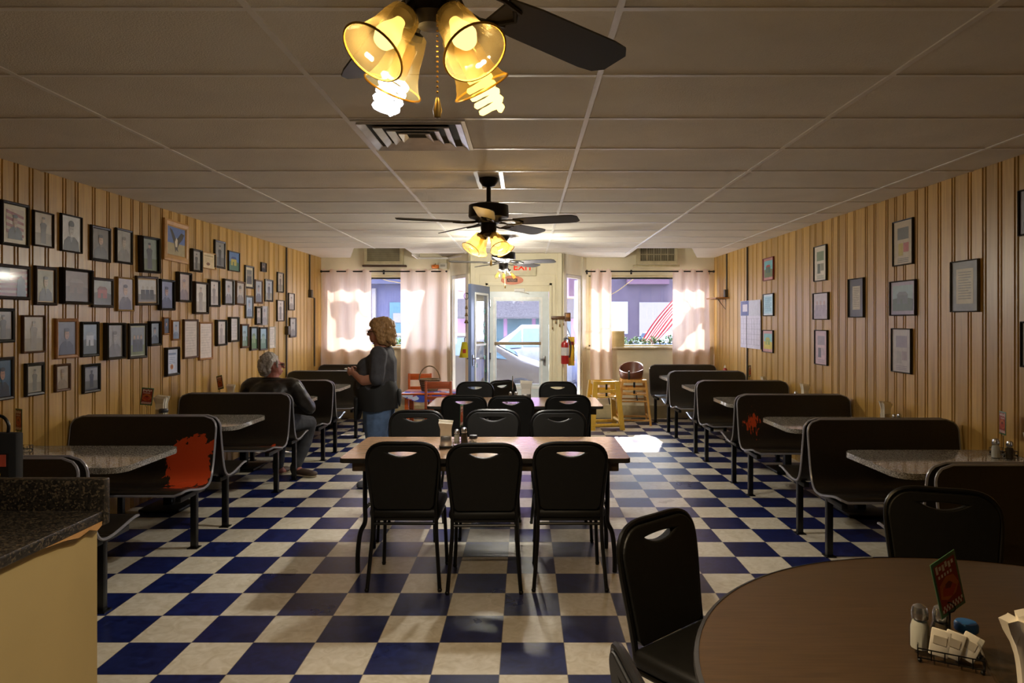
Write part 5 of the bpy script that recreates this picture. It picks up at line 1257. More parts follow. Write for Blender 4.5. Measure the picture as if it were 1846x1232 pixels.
tag(cl.build('table_cloth', cloth_mat(), loc=(-1.30, 9.72, 0), nrm=False, smooth=180), 'blue patterned cloth draped over the children\'s table', 'cloth')
bk = thing('wicker_basket', 'round wicker basket with tall arched handle on the children\'s table', 'basket', (-1.36, 9.70, .59))
WICK = M('wicker', '#6d5638', .7, var=.35, scale=60, bump=.5, bscale=120)
m = MB(); prof = [(0, .0), (.115, 0)] + [(.118 + .03 * k / 9 + (.003 if k % 2 else -.003), .01 + .15 * k / 9) for k in range(10)] + [(.143, .165), (.137, .15), (.11, .012), (0, .012)]
m.lathe(prof, seg=36, flute=18, famp=.012); m.build('woven_body', WICK, bk)
m = MB(); m.tube([(.15 * math.cos(2*PI*i/36), .15 * math.sin(2*PI*i/36), .162) for i in range(36)], .009, 8, loop=True); m.build('rim', WICK, bk)
m = MB(); m.tube([(.146 * math.cos(PI * i / 24), 0, .15 + .20 * math.sin(PI * i / 24)) for i in range(25)], .009, 8); m.build('arched_handle', WICK, bk)
def high_chair(label, loc, rz, mat, thick, H, W):
    t = thing('high_chair', label, 'high chair', loc, rz); k = thick
    def pt(sx, sy, z):
        v = z / H; return (sx * (W * (1 - .28 * v)), sy * (.23 - .08 * v), z)
    for sx in (-1, 1):
        for sy in (-1, 1):
            m = MB(); a, b_ = Vector(pt(sx, sy, 0)), Vector(pt(sx, sy, H)); 
            m.rings([[(p.x + dx * k, p.y + dy * k * .7, p.z) for dx, dy in ((-1, -1), (1, -1), (1, 1), (-1, 1))] for p in (a, b_)]); m.build('leg', mat, t, smooth=0)
    for z in (.12, .42):
        for sx in (-1, 1):
            m = MB(); m.tube([pt(sx, -1, z), pt(sx, 1, z)], k * .75, 8); m.build('side_rung', mat, t)
    for sy in (-1, 1):
        for z in ((.08, .36) if thick < .02 else (.07,)): m = MB(); m.tube([pt(-1, sy, z), pt(1, sy, z)], k * .8, 8); m.build('front_rung' if sy < 0 else 'back_rung', mat, t)
    z = H * .66; q = pt(1, 1, z)
    m = MB(); m.bb(-q[0], q[0], -q[1], q[1], z, z + .02, bev=.004); m.build('seat', mat, t)
    m = MB(); q = pt(1, 1, H - .03)
    for sy in (-1, 1):
        m.bb(-q[0] - k, q[0] + k, sy * q[1] - .011, sy * q[1] + .011, H - .05, H, bev=.004)
        z2 = H * .8; q2 = pt(1, 1, z2); m.bb(-q2[0], q2[0], sy * q2[1] - .01, sy * q2[1] + .01, z2 - .025, z2 + .02, bev=.004)
    for sx in (-1, 1): m.bb(sx * q[0] - .011, sx * q[0] + .011, -q[1], q[1], H - .05, H, bev=.004)
    m.build('top_rail', mat, t)
    m = MB(); m.box((.0, -.17, H * .80), (.03, .004, .2)); m.tube([(.03, -.16, H * .7), (.05, -.17, H * .52)], .008); m.build('safety_strap', BLK, t)
    return t
high_chair('chunky yellow wooden high chair, left of the pair by the right window', (1.16, 10.10, 0), .12, YELW, .034, .70, .22)
high_chair('slim wooden high chair carrying a brown booster seat', (1.66, 10.52, 0), -.05, PINEL, .016, .69, .24)
bo = thing('booster_seat', 'brown moulded plastic booster seat on the slim high chair', 'booster seat', (1.63, 10.52, .696), -.35)
BR = M('booster_brown', '#6b4230', .35, var=.08)
m = MB(); rs = []
for j, (w_, z) in enumerate(((.13, 0), (.16, .01), (.175, .08), (.18, .14))):
    rs.append([(w_ * math.cos(a) * 1.05, w_ * math.sin(a) * .95, z + (.11 * max(0, math.sin(a)) ** .7 if j == 3 else (.05 * max(0, math.sin(a)) if j == 2 else 0)) + (-.045 * max(0, -math.sin(a)) ** 2 if j == 3 else 0)) for a in [2*PI*i/36 for i in range(36)]])
for j, (w_, z) in enumerate(((.165, .14), (.15, .08), (.13, .05))):
    rs.append([(w_ * math.cos(a) * 1.05, w_ * math.sin(a) * .95, z + (.11 * max(0, math.sin(a)) ** .7 if j == 0 else (.03 * max(0, math.sin(a)) if j == 1 else 0)) + (-.045 * max(0, -math.sin(a)) ** 2 if j == 0 else 0)) for a in [2*PI*i/36 for i in range(36)]])
m.rings(rs); m.build('seat_shell', BR, bo, smooth=60)
m = MB(); m.box((0, -.165, .06), (.03, .012, .13), bev=.004); m.build('strap', BLK, bo)

# ------------------------------------------------------------------ people
def hull(bm, a, b=None):
    """a, b = (centre, radii): convex hull of two ellipsoids"""
    t = bmesh.new()
    for q in ((a,) if b is None else (a, b)):
        c, r = Vector(q[0]), q[1]
        if not isinstance(r, (tuple, list)): r = (r, r, r)
        s = bmesh.new(); bmesh.ops.create_icosphere(s, subdivisions=2, radius=1)
        for v in s.verts: t.verts.new((c.x + v.co.x * r[0], c.y + v.co.y * r[1], c.z + v.co.z * r[2]))
        s.free()
    res = bmesh.ops.convex_hull(t, input=list(t.verts))
    keep = {v for f in t.faces for v in f.verts}
    for v in [v for v in t.verts if v not in keep]: t.verts.remove(v)
    vm = {v: bm.verts.new(v.co) for v in t.verts}
    for f in t.faces: bm.faces.new([vm[v] for v in f.verts])
    t.free()
def blob(name, chains, voxel, mat, parent, fmap, smooth=4, rough=0, rfreq=20, grow=0):
    bm = bmesh.new()
    for ch in chains:
        if len(ch) == 1: hull(bm, ch[0])
        for a, b in zip(ch, ch[1:]): hull(bm, a, b)
    if grow:
        pass
    for v in bm.verts: v.co = Vector(fmap(v.co))
    bmesh.ops.recalc_face_normals(bm, faces=bm.faces)
    me = bpy.data.meshes.new(name + '_src'); bm.to_mesh(me); bm.free()
    o = bpy.data.objects.new(name, me); COL.objects.link(o)
    r = o.modifiers.new('r', 'REMESH'); r.mode = 'VOXEL'; r.voxel_size = voxel; r.use_smooth_shade = True
    s = o.modifiers.new('s', 'SMOOTH'); s.factor = .5; s.iterations = smooth
    dg = bpy.context.evaluated_depsgraph_get(); m2 = bpy.data.meshes.new_from_object(o.evaluated_get(dg))
    bpy.data.objects.remove(o); bpy.data.meshes.remove(me)
    if rough:
        for v in m2.vertices:
            n = noise.noise(v.co * rfreq) + .5 * noise.noise(v.co * rfreq * 2.3)
            v.co += v.normal * n * rough
    m2.name = name; m2.materials.clear(); m2.materials.append(mat)
    m2.polygons.foreach_set('use_smooth', [True] * len(m2.polygons))
    o = bpy.data.objects.new(name, m2); COL.objects.link(o)
    if parent: o.parent = parent
    return o
def yawed(chain, piv, deg):
    R = Matrix.Rotation(math.radians(deg), 3, 'Z'); P = Vector(piv)
    return [(tuple(R @ (Vector(c) - P) + P), r) for c, r in chain]
SKIN = M('skin', '#b07a62', .55, var=.08, scale=14); SKIN2 = M('skin_ruddy', '#a8685a', .55, var=.14, scale=14)
TEE = M('charcoal_shirt', '#3c3c40', .85, var=.15, scale=18, bump=.2, bscale=60); APR = M('black_apron', '#131210', .8, var=.12)
DENIM = M('blue_denim', '#4f6584', .85, var=.22, scale=16, bump=.2, bscale=200); DENIM2 = M('dark_trousers', '#2c2d30', .85, var=.18, scale=16)
HAIR1 = M('blonde_hair', '#a98456', .55, var=.45, scale=26, stretch=(6, 6, 1)); HAIR2 = M('grey_hair', '#a8a29c', .6, var=.35, scale=28, stretch=(6, 6, 1))
LEATH = M('dark_jacket', '#221d18', .38, var=.2, scale=9, bump=.25, bscale=22); SHOE = M('grey_shoe', '#5d6068', .7); SHOE2 = M('brown_shoe', '#4a382c', .6); SOLE = M('pale_sole', '#b5a88e', .7); DARK = M('eye_dark', '#241a14', .3)

def head_parts(yaw, piv):
    """skull, jaw, nose, lips, ears in local (forward, left, up) around the neck pivot piv"""
    px_, py_, pz = piv
    H = lambda f, s, z, r: ((px_ + f, py_ + s, pz + z), r)
    ch = [[H(-.02, 0, .155, (.098, .076, .095)), H(.012, 0, .115, (.082, .068, .085))],
          [H(.03, 0, .07, (.06, .052, .05)), H(.012, 0, .115, (.078, .066, .07))], [H(.055, 0, .045, (.03, .03, .022)), H(.04, 0, .075, (.05, .045, .04))],
          [H(.088, 0, .135, (.012, .010, .012)), H(.108, 0, .102, (.013, .014, .011))],
          [H(.082, 0, .073, (.013, .024, .007))], [H(.08, 0, .061, (.012, .02, .008))],
          [H(.082, .03, .147, (.014, .024, .009)), H(.082, -.03, .147, (.014, .024, .009))],
          [H(-.012, .075, .125, (.018, .009, .028)), H(-.006, .074, .105, (.012, .008, .014))], [H(-.012, -.075, .125, (.018, .009, .028)), H(-.006, -.074, .105, (.012, .008, .014))]]
    return [yawed(c, piv, yaw) for c in ch]
def hand_parts(w, d, n, left=1, curl=.5):
    """palm, four fingers and a thumb; w wrist, d pointing direction, n palm normal (all Vectors)"""
    d = Vector(d).normalized(); n = Vector(n); n = (n - d * n.dot(d)).normalized(); u = d.cross(n) * left
    w = Vector(w); ch = []
    P = lambda a, b, c: tuple(w + d * a + u * b + n * c)
    ch.append([(P(0, 0, 0), .024), (P(.045, .0, .0), (.026, .026, .024)), (P(.075, 0, .004), .024)])
    for k, (b, L) in enumerate(((.03, .068), (.011, .076), (-.009, .071), (-.028, .056))):
        c1 = curl; pts = [(P(.075, b, 0), .0105)]; a, c = .075, 0; ang = 0
        for q in (.45, .32, .25):
            ang += c1 * (.7 + .12 * k); a += L * q * math.cos(ang); c += L * q * math.sin(ang); pts.append((P(a, b * .92, c), .0095 - .001 * len(pts) * .5))
        ch.append(pts)
    ch.append([(P(.02, .022, .006), .014), (P(.045, .045, .016), .0115), (P(.07, .045, .034), .0095)])
    return ch

# ---- waitress, standing side-on: faces -X
wx, wy = -1.425, 6.60
wm = lambda c: (-c[0], -c[1], c[2])
wt = thing('person', 'woman in charcoal shirt, black apron and jeans standing side-on, hands held at her waist', 'person', (wx, wy, 0))
legs = lambda g: [[((-.02, s * .102, .80), (.13 + g, .105 + g, .12)), ((-.01, s * .11, .62), (.115 + g, .10 + g, .1)), ((.0, s * .112, .46), (.08 + g, .078 + g, .07)), ((-.03, s * .112, .30), (.075 + g, .072 + g, .07)), ((-.035, s * .112, .10), (.048 + g, .046 + g, .04))] for s in (1, -1)]
torso = lambda g: [[((-.05, 0, 1.285), (.075 + g, .15 + g, .05)), ((-.03, 0, 1.20), (.135 + g, .195 + g, .10)), ((.015, 0, 1.10), (.185 + g, .205 + g, .11)), ((.03, 0, .96), (.195 + g, .215 + g, .12)), ((.01, 0, .84), (.185 + g, .215 + g, .10))],
                   [((.075, .08, 1.14), (.10 + g, .10, .10)), ((.075, -.08, 1.14), (.10 + g, .10, .10))]]
arm = lambda s, g0, n: [((-.045, s * .185, 1.265), .068 + g0), ((-.045, s * .222, 1.15), .060 + g0), ((-.04, s * .236, 1.045), .054 + g0 * (1.2 if n < 4 else 1)), ((.09, s * .20, 1.02), .047), ((.20, s * .09, 1.075), .031)][:n]
skin = head_parts(0, (-.01, 0, 1.345)) + [[((-.045, 0, 1.26), .072), ((-.02, 0, 1.345), .06), ((-.015, 0, 1.40), .058)]] + torso(-.012) + legs(-.01)
for s in (1, -1):
    skin.append(arm(s, -.004, 5)); skin += hand_parts((.205, s * .085, 1.078), (.8, -s * .55, .12), (0, -s * 1, .25), left=-s, curl=.55)
    skin.append([((-.035, s * .112, .09), .04), ((-.01, s * .115, .045), (.06, .042, .035)), ((.11, s * .125, .032), (.055, .043, .025))])
blob('body', skin, .0075, SKIN, wt, wm, smooth=3)
blob('shirt', torso(.014) + [[((-.05, 0, 1.30), (.07, .115, .04)), ((-.05, 0, 1.285), (.085, .16, .05))]] + [arm(s, .016, 3) for s in (1, -1)], .010, TEE, wt, wm, smooth=12, rough=.005, rfreq=9)
blob('jeans', [[((-.01, 0, .84), (.165, .205, .07)), ((-.015, 0, .76), (.155, .20, .06))]] + legs(.012), .010, DENIM, wt, wm, smooth=4, rough=.004, rfreq=12)
ap = MB(); el = lambda f0, rf, rs_, z: [wm((f0 + rf * math.cos(a) * (1 + .02 * math.sin(5 * a)), rs_ * math.sin(a) * (1 + .015 * math.cos(7 * a)), z + .008 * math.sin(3 * a))) for a in [2*PI*i/48 for i in range(48)]]
ap.rings([el(.025, .17, .19, 1.03), el(.025, .198, .218, 1.0), el(.02, .212, .232, .93), el(.008, .208, .236, .86), el(-.0, .198, .238, .79), el(-.002, .194, .236, .735), el(-.002, .186, .228, .735), el(.0, .188, .226, .80)], True, True, False)
ap.build('apron', APR, wt, smooth=60)
blob('apron_flap', [[((.17, .03, .84), (.045, .15, .05)), ((.19, .03, .64), (.018, .12, .02))]], .010, APR, wt, wm, smooth=3, rough=.003, rfreq=10)
blob('apron_tie', [[((-.205, .0, .90), (.022, .06, .03)), ((-.215, .03, .80), (.012, .03, .05))], [((-.205, .0, .90), (.022, .02, .02)), ((-.21, -.04, .84), (.012, .025, .05))]], .008, APR, wt, wm, smooth=3)
hp = (-.01, 0, 1.345)
hr = [[((-.045, 0, 1.515), (.115, .098, .105)), ((-.085, 0, 1.44), (.085, .095, .10))], [((-.015, 0, 1.55), (.10, .085, .07)), ((-.06, 0, 1.53), (.11, .095, .095))]]
for s in (1, -1):
    hr += [[((.0, s * .064, 1.535), (.05, .028, .045)), ((-.045, s * .08, 1.46), (.05, .024, .065)), ((-.05, s * .07, 1.385), (.042, .024, .035))]]
hr += [[((-.10, 0, 1.45), (.07, .08, .085)), ((-.095, .0, 1.37), (.045, .065, .04))]]
random.seed(21)
for k in range(26):
    a = random.uniform(-1.3, 1.3); z = random.uniform(1.36, 1.52); hr.append([((-.09 - .07 * math.cos(a), .085 * math.sin(a), z), (.022, .022, .034))])
blob('hair', hr, .007, HAIR1, wt, wm, smooth=2, rough=.009, rfreq=42)
g = MB()
for s in (1, -1):
    g.tube([wm((.098 + .002 * math.cos(a), s * .032 + .024 * math.cos(a), 1.478 + .018 * math.sin(a))) for a in [2*PI*i/18 for i in range(18)]], .0024, 6, loop=True)
    g.tube([wm((.097, s * .056, 1.482)), wm((.0, s * .079, 1.48))], .0024, 6)
g.tube([wm((.1, .008, 1.48)), wm((.1, -.008, 1.48))], .0024, 6); g.build('eyeglasses', DARK, wt)
g = MB()
for s in (1, -1): g.sphere(wm((.082, s * .03, 1.478)), .009, 10, 8)
g.build('eye', DARK, wt)
for s in (1, -1):
    blob('shoe', [[((-.045, s * .112, .05), (.05, .046, .045)), ((.02, s * .118, .045), (.06, .048, .04)), ((.12, s * .127, .034), (.058, .05, .03))], [((-.05, s * .112, .012), (.05, .046, .011)), ((.12, s * .127, .012), (.062, .052, .011))]], .008, SHOE, wt, wm, smooth=3)
pd = thing('order_pad', 'small order pad held in the standing woman\'s hands', 'notepad', (wx - .275, wy, 1.105), 0)
g = MB(); g.box((0, 0, 0), (.09, .06, .008), rot=(0, .35, 0), bev=.001); g.build('pages', PAPER, pd); g = MB(); g.box((-.003, 0, -.007), (.094, .064, .003), rot=(0, .35, 0)); g.build('cover', BLK, pd)

# ---- seated customer, back to the camera: faces +Y, head turned right towards the waitress
mx_, my_ = -2.545, 6.80
mm_ = lambda c: (-c[1], c[0], c[2])
mt = thing('person', 'grey-haired man in dark jacket seated at a left booth with his back to us', 'person', (mx_, my_, 0))
def mtorso(g): return [[((.0, 0, .52), (.135 + g, .185 + g, .09)), ((.0, 0, .66), (.118 + g, .19 + g, .12)), ((.02, 0, .82), (.128 + g, .205 + g, .12)), ((.05, 0, .92), (.125 + g, .20 + g, .08)), ((.07, 0, .965), (.075 + g, .13 + g, .045))], [((.055, .205, .915), .075 + g), ((.055, -.205, .915), .075 + g)]]
def marm(s, g, n=5):
    if s < 0: P = [((.055, -.225, .905), .068 + g), ((.10, -.29, .78), .062 + g), ((.17, -.335, .695), .056 + g), ((.30, -.25, .75), .046 + g), ((.40, -.14, .785), .034 + g)]
    else: P = [((.055, .225, .905), .068 + g), ((.10, .28, .78), .062 + g), ((.18, .29, .70), .056 + g), ((.30, .18, .755), .046 + g), ((.40, .06, .785), .034 + g)]
    return P[:n]
def mleg(s, g):
    if s < 0: return [((.02, -.10, .525), (.10 + g, .10 + g, .085 + g)), ((.22, -.19, .53), .085 + g), ((.39, -.27, .505), .066 + g), ((.33, -.25, .33), .06 + g), ((.19, -.205, .12), .046 + g), ((.175, -.20, .075), .046 + g)]
    return [((.02, .09, .525), (.10 + g, .10 + g, .085 + g)), ((.22, .06, .53), .085 + g), ((.40, .03, .505), .066 + g), ((.34, .02, .33), .06 + g), ((.235, .0, .12), .046 + g), ((.22, .0, .075), .046 + g)]
hpv = (.085, 0, 1.005); YAW = -62
sk = head_parts(YAW, hpv) + [[((.06, 0, .96), .066), ((.082, 0, 1.02), .062), ((.088, -.005, 1.07), .06)]] + mtorso(-.012) + [mleg(1, -.008), mleg(-1, -.008)]
for s in (1, -1):
    sk.append(marm(s, -.006)); w_ = marm(s, 0)[-1][0]
    sk += hand_parts(w_, (.75, -s * -.0 + (.55 if s < 0 else -.55), -.02), (0, 0, -1), left=s, curl=.35)
sk += [[((.17, -.20, .09), .036), ((.15, -.26, .04), (.04, .05, .03)), ((.11, -.37, .03), (.04, .05, .024))], [((.22, 0, .09), .036), ((.22, -.03, .045), (.05, .045, .03)), ((.30, -.05, .03), (.05, .042, .024))]]
blob('body', sk, .0075, SKIN2, mt, mm_, smooth=3)
blob('jacket', mtorso(.022) + [marm(s, .016, 5) for s in (1, -1)] + [[((.04, .1, .955), (.06, .11, .03)), ((.04, -.1, .955), (.06, .11, .03))]], .010, LEATH, mt, mm_, smooth=4, rough=.010, rfreq=7)
blob('collar', [[((.055, .07, .985), (.05, .03, .03)), ((.03, 0, .99), (.045, .05, .032)), ((.055, -.07, .985), (.05, .03, .03))]], .008, LEATH, mt, mm_, smooth=2)
blob('trousers', [mleg(1, .012), mleg(-1, .012), [((0, 0, .52), (.14, .19, .08))]], .010, DENIM2, mt, mm_, smooth=4, rough=.006, rfreq=11)
hh = []
H = lambda f, s, z, r: ((hpv[0] + f, hpv[1] + s, hpv[2] + z), r)
hh += [[H(-.038, 0, .175, (.10, .092, .095)), H(-.064, 0, .115, (.075, .088, .09))], [H(-.075, 0, .09, (.05, .07, .06)), H(-.07, 0, .04, (.035, .06, .03))]]
for s in (1, -1): hh += [[H(-.02, s * .068, .17, (.055, .022, .045)), H(-.045, s * .072, .12, (.03, .018, .045))], [H(.03, s * .066, .155, (.014, .012, .03)), H(.03, s * .068, .12, (.010, .010, .02))]]
random.seed(5)
for k in range(30):
    a = random.uniform(-1.5, 1.5); z = random.uniform(.05, .21); rr_ = .09 * math.sqrt(max(.2, 1 - ((z - .14) / .13) ** 2)); hh.append([H(-.04 - rr_ * math.cos(a), rr_ * .95 * math.sin(a), z, (.02, .02, .022))])
blob('hair', [yawed(c, hpv, YAW) for c in hh], .006, HAIR2, mt, mm_, smooth=2, rough=.006, rfreq=46)
R_ = lambda f, s, z: mm_(yawed([((hpv[0] + f, hpv[1] + s, hpv[2] + z), 0)], hpv, YAW)[0][0])
g = MB()
for s in (1, -1):
    g.tube([R_(.102, s * .032 + .024 * math.cos(a), .135 + .018 * math.sin(a)) for a in [2*PI*i/18 for i in range(18)]], .0022, 6, loop=True)
    g.tube([R_(.1, s * .056, .14), R_(.0, s * .080, .138)], .0022, 6)
g.tube([R_(.103, .008, .138), R_(.103, -.008, .138)], .0022, 6); g.build('eyeglasses', DARK, mt)
g = MB()
for s in (1, -1): g.sphere(R_(.085, s * .03, .133), .009, 10, 8)
g.build('eye', DARK, mt)
for q in ([((.175, -.195, .05), (.045, .05, .045)), ((.15, -.27, .045), (.046, .055, .036)), ((.11, -.385, .036), (.052, .06, .03))], [((.215, .005, .05), (.05, .045, .045)), ((.24, -.03, .045), (.055, .046, .036)), ((.31, -.05, .036), (.058, .052, .03))]):
    so = blob('shoe', [q], .008, SHOE2, mt, mm_, smooth=3)
    blob('sole', [[((q[0][0][0], q[0][0][1], .011), (.05, .052, .010)), ((q[2][0][0], q[2][0][1], .011), (.05, .054, .010))]], .006, SOLE, so, mm_, smooth=2)

# ------------------------------------------------------------------ the street outside
ASPH = M('asphalt', '#c0bcb5', .9, var=.1, scale=2); CONC = M('concrete', '#dcd6cc', .85, var=.08, scale=2)
struct(MB().bb(-14, 14, YF + .12, 13.6, -.12, -.02).build('sidewalk', CONC, smooth=0)); struct(MB().bb(-.9, .6, DW + .1, YF + .12, -.11, -.015).build('entry_floor', CONC, smooth=0))
struct(MB().bb(-40, 40, 13.6, 33.5, -.25, -.14).build('street', ASPH, smooth=0)); struct(MB().bb(-40, 40, 33.5, 36, -.2, -.05).build('far_sidewalk', CONC, smooth=0))
TEALG = M('teal_paint', '#1a474f', .4); DGL = M('dark_shop_glass', '#43565a', .1, var=.2, scale=.6)
def facade(label, x0, x1, h, col, extras):
    t = thing('building', label, 'building', ((x0 + x1) / 2, 36, 0), 0, 'shop buildings across the street')
    o = Vector(t.location); m = MB(); m.bb(x0 - o.x, x1 - o.x, 0, 6, -.1, h); m.build('wall', col, t, smooth=0)
    for nm, a, b, z0, z1, d, mat in extras:
        m = MB(); m.bb(a - o.x, b - o.x, -d, 0, z0, z1, bev=.01); m.build(nm, mat, t, smooth=0)
    return t
WALLS = M('lilac_stucco', '#39394e', .9, var=.08, scale=1.2); WALLC = M('mauve_stucco', '#8c6c84', .9, var=.1, scale=1.2); WALLR = M('plum_stucco', '#312833', .9, var=.1, scale=1.2)
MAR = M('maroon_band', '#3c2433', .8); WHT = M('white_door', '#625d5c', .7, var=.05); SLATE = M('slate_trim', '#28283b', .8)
facade('lilac stucco building with teal door, seen through the left window', -16, -4.6, 12, WALLS, [('overhang', -16, -4.6, 3.5, 4.1, .8, SLATE), ('teal_door', -7.15, -5.85, -.1, 2.57, .06, TEALG), ('window_unit', -6.95, -6.2, 1.5, 2.0, .15, WHT), ('white_post', -8.05, -7.85, -.1, 3.3, .2, WHT), ('white_post', -8.4, -8.25, -.1, 3.0, .2, WHT)])
SHING = M('shingles', '#3f3c3b', .9, var=.4, scale=14, bump=.6, bscale=30)
c_ = facade('mauve building with grey shingled awning and teal shop windows, seen through the street door', -4.6, 3.2, 12, WALLC, [('teal_sill', -2.6, 2.6, -.1, .6, .1, TEALG), ('shop_window', -2.5, -1.15, .6, 1.75, .05, DGL), ('shop_window', -.95, .35, .6, 1.75, .05, DGL), ('shop_window', .55, 2.4, .6, 1.75, .05, DGL), ('maroon_panel', 2.3, 3.2, 2.9, 5.0, .05, MAR)])
m = MB(); m.rings([[(-2.9, 0, 2.75), (-2.9, 0, 1.9), (-2.9, -1.3, 1.70), (-2.9, -1.3, 1.78)], [(3.3, 0, 2.75), (3.3, 0, 1.9), (3.3, -1.3, 1.70), (3.3, -1.3, 1.78)]]); m.build('shingled_awning', SHING, c_, smooth=0)
facade('plum coloured building with white garage door, seen through the right window', 3.2, 16, 12, WALLR, [('garage_door', 6.0, 8.5, -.1, 2.57, .06, WHT), ('maroon_band', 5.3, 7.5, 3.5, 4.1, .5, MAR), ('blue_window', 4.5, 5.4, .9, 2.6, .05, M('dusk_glass', '#7080a0', .2)), ('blue_panel', 3.3, 4.3, -.1, 2.0, .05, SLATE)])

CARGL = M('car_glass', '#3f5560', .05, coat=.5); TYRE = M('tyre', '#1c1b1a', .8); HUB = M('wheel_hub', '#9a9a98', .35, .7); LAMPG = M('lamp_glass', '#e0ddd4', .1, coat=.5); REDL = M('red_lamp', '#b0261c', .2)
def car(label, loc, rz, paint, st, wheels, group='parked cars in the street'):
    t = thing('car', label, 'car', loc, rz, group)
    rs = []
    for x, w, zb, zbelt, zt, wr in st:
        h = zt - zbelt
        rs.append([(x, -w * .86, zb), (x, -w, zb + .12), (x, -w, zb + (zbelt - zb) * .6), (x, -w * .96, zbelt), (x, -wr, zt - .03 * (h > .1)), (x, -wr * .8, zt), (x, wr * .8, zt), (x, wr, zt - .03 * (h > .1)), (x, w * .96, zbelt), (x, w, zb + (zbelt - zb) * .6), (x, w, zb + .12), (x, w * .86, zb)])
    m = MB(); m.rings(rs); m.build('body', paint, t, smooth=40)
    gl = MB()
    for a, b in zip(st, st[1:]):
        ha, hb = a[4] - a[3], b[4] - b[3]
        def side(q, u, s): return Vector((q[0], s * ((q[1] * .96) * (1 - u) + q[5] * u + .012), q[3] + (q[4] - q[3]) * u))
        if ha > .3 and hb > .3:
            for s in (1, -1): gl.face([side(a, .12, s) + Vector((-.05, 0, 0)), side(b, .12, s) + Vector((.05, 0, 0)), side(b, .86, s) + Vector((.05, 0, 0)), side(a, .86, s) + Vector((-.05, 0, 0))])
        elif abs(ha - hb) > .3:
            lo, hi = (a, b) if ha < hb else (b, a); sg = 1 if lo[0] > hi[0] else -1
            P = lambda q, u, f: Vector((lo[0] * (1 - u) + hi[0] * u + sg * .02, f * (lo[5] * (1 - u) + hi[5] * u) * .86, lo[4] * (1 - u) + hi[4] * u + .015))
            gl.face([P(0, .08, -1), P(0, .08, 1), P(0, .93, 1), P(0, .93, -1)])
            for s in (1, -1):
                k = (hi[0] - lo[0])
                gl.face([Vector((lo[0] + k * .35, s * (lo[1] * .96 + .0), lo[3] + .05 + .0)), Vector((hi[0], s * (hi[1] * .96 + .012), hi[3] + .05)), Vector((hi[0], s * (hi[5] + .035), hi[3] + (hi[4] - hi[3]) * .84))])
    gl.build('windows', CARGL, t, smooth=0, nrm=False)
    for xw in wheels:
        for s in (1, -1):
            m = MB(); R = Matrix.Rotation(PI / 2, 4, 'X'); w = st[len(st) // 2][1]
            m.lathe([(.2, -.1), (.31, -.1), (.335, -.07), (.335, .07), (.31, .1), (.2, .1)], c=(xw, s * (w - .08), .335 - .14), seg=28, M=R); wo = m.build('wheel', TYRE, t)
            m = MB(); m.lathe([(0, -.085), (.18, -.09), (.21, -.1), (.21, .1), (.18, .09), (0, .085)], c=(xw, s * (w - .08), .335 - .14), seg=20, M=R); m.build('hub', HUB, wo)
    f = st[1]; b = st[-2]
    for s in (1, -1):
        m = MB(); m.sphere((f[0] - .02, s * f[1] * .74, f[3] - .06), (.10, .15, .07), 12, 8); m.build('headlight', LAMPG, t)
        m = MB(); m.sphere((b[0] + .0, s * b[1] * .8, b[3] - .08), (.10, .10, .09), 12, 8); m.build('tail_light', REDL, t)
    m = MB(); m.box((st[0][0] - .02, 0, .36), (.10, st[0][1] * 1.9, .14), bev=.03); m.build('bumper', M('bumper_grey', '#8a8884', .4), t)
    return t
VAN = [(2.25, .62, .2, .5, .52, .5), (2.15, .8, .12, .62, .66, .6), (1.35, .88, .08, .86, .92, .72), (.55, .9, .08, .92, 1.36, .66), (.2, .9, .08, .93, 1.44, .64), (-1.5, .9, .08, .95, 1.44, .64), (-2.1, .87, .12, .96, 1.0, .74), (-2.25, .8, .22, .8, .82, .7)]
SED = [(2.25, .64, .2, .5, .52, .5), (2.15, .8, .12, .58, .62, .62), (1.2, .87, .08, .74, .80, .72), (.75, .88, .08, .80, .85, .72), (-.05, .88, .08, .84, 1.28, .58), (-.95, .88, .08, .85, 1.28, .58), (-1.65, .87, .08, .86, .90, .68), (-2.15, .82, .16, .78, .82, .66), (-2.25, .72, .25, .66, .68, .6)]
TRK = [(2.7, .72, .28, .82, .85, .66), (2.6, .9, .16, .92, .97, .78), (1.3, .94, .14, 1.0, 1.08, .80), (.55, .95, .14, 1.02, 1.62, .66), (-.55, .95, .14, 1.03, 1.62, .66), (-.75, .95, .14, 1.05, 1.08, .9), (-2.55, .95, .2, 1.05, 1.08, .9), (-2.65, .9, .3, 1.0, 1.02, .86)]
car('tan-grey car nearest the street door, seen through its lower glass', (-1.45, 15.2, -.14), 0, M('car_tan', '#37312a', .45, .1, coat=.1), VAN, (1.35, -1.35))
car('white pickup truck behind the tan car, seen through the upper door glass', (.45, 17.6, -.14), PI, M('car_white', '#777a80', .4, coat=.2), TRK, (1.7, -1.6))
car('blue car partly seen through the right bay window', (3.35, 15.3, -.14), .02, M('car_blue', '#3a4a78', .3, .3, coat=.6), SED, (1.4, -1.35))
car('white car facing us in front of the plum building', (5.6, 28.0, -.14), -PI / 2, M('car_silver', '#dcdcdc', .3, coat=.6), SED, (1.4, -1.35))
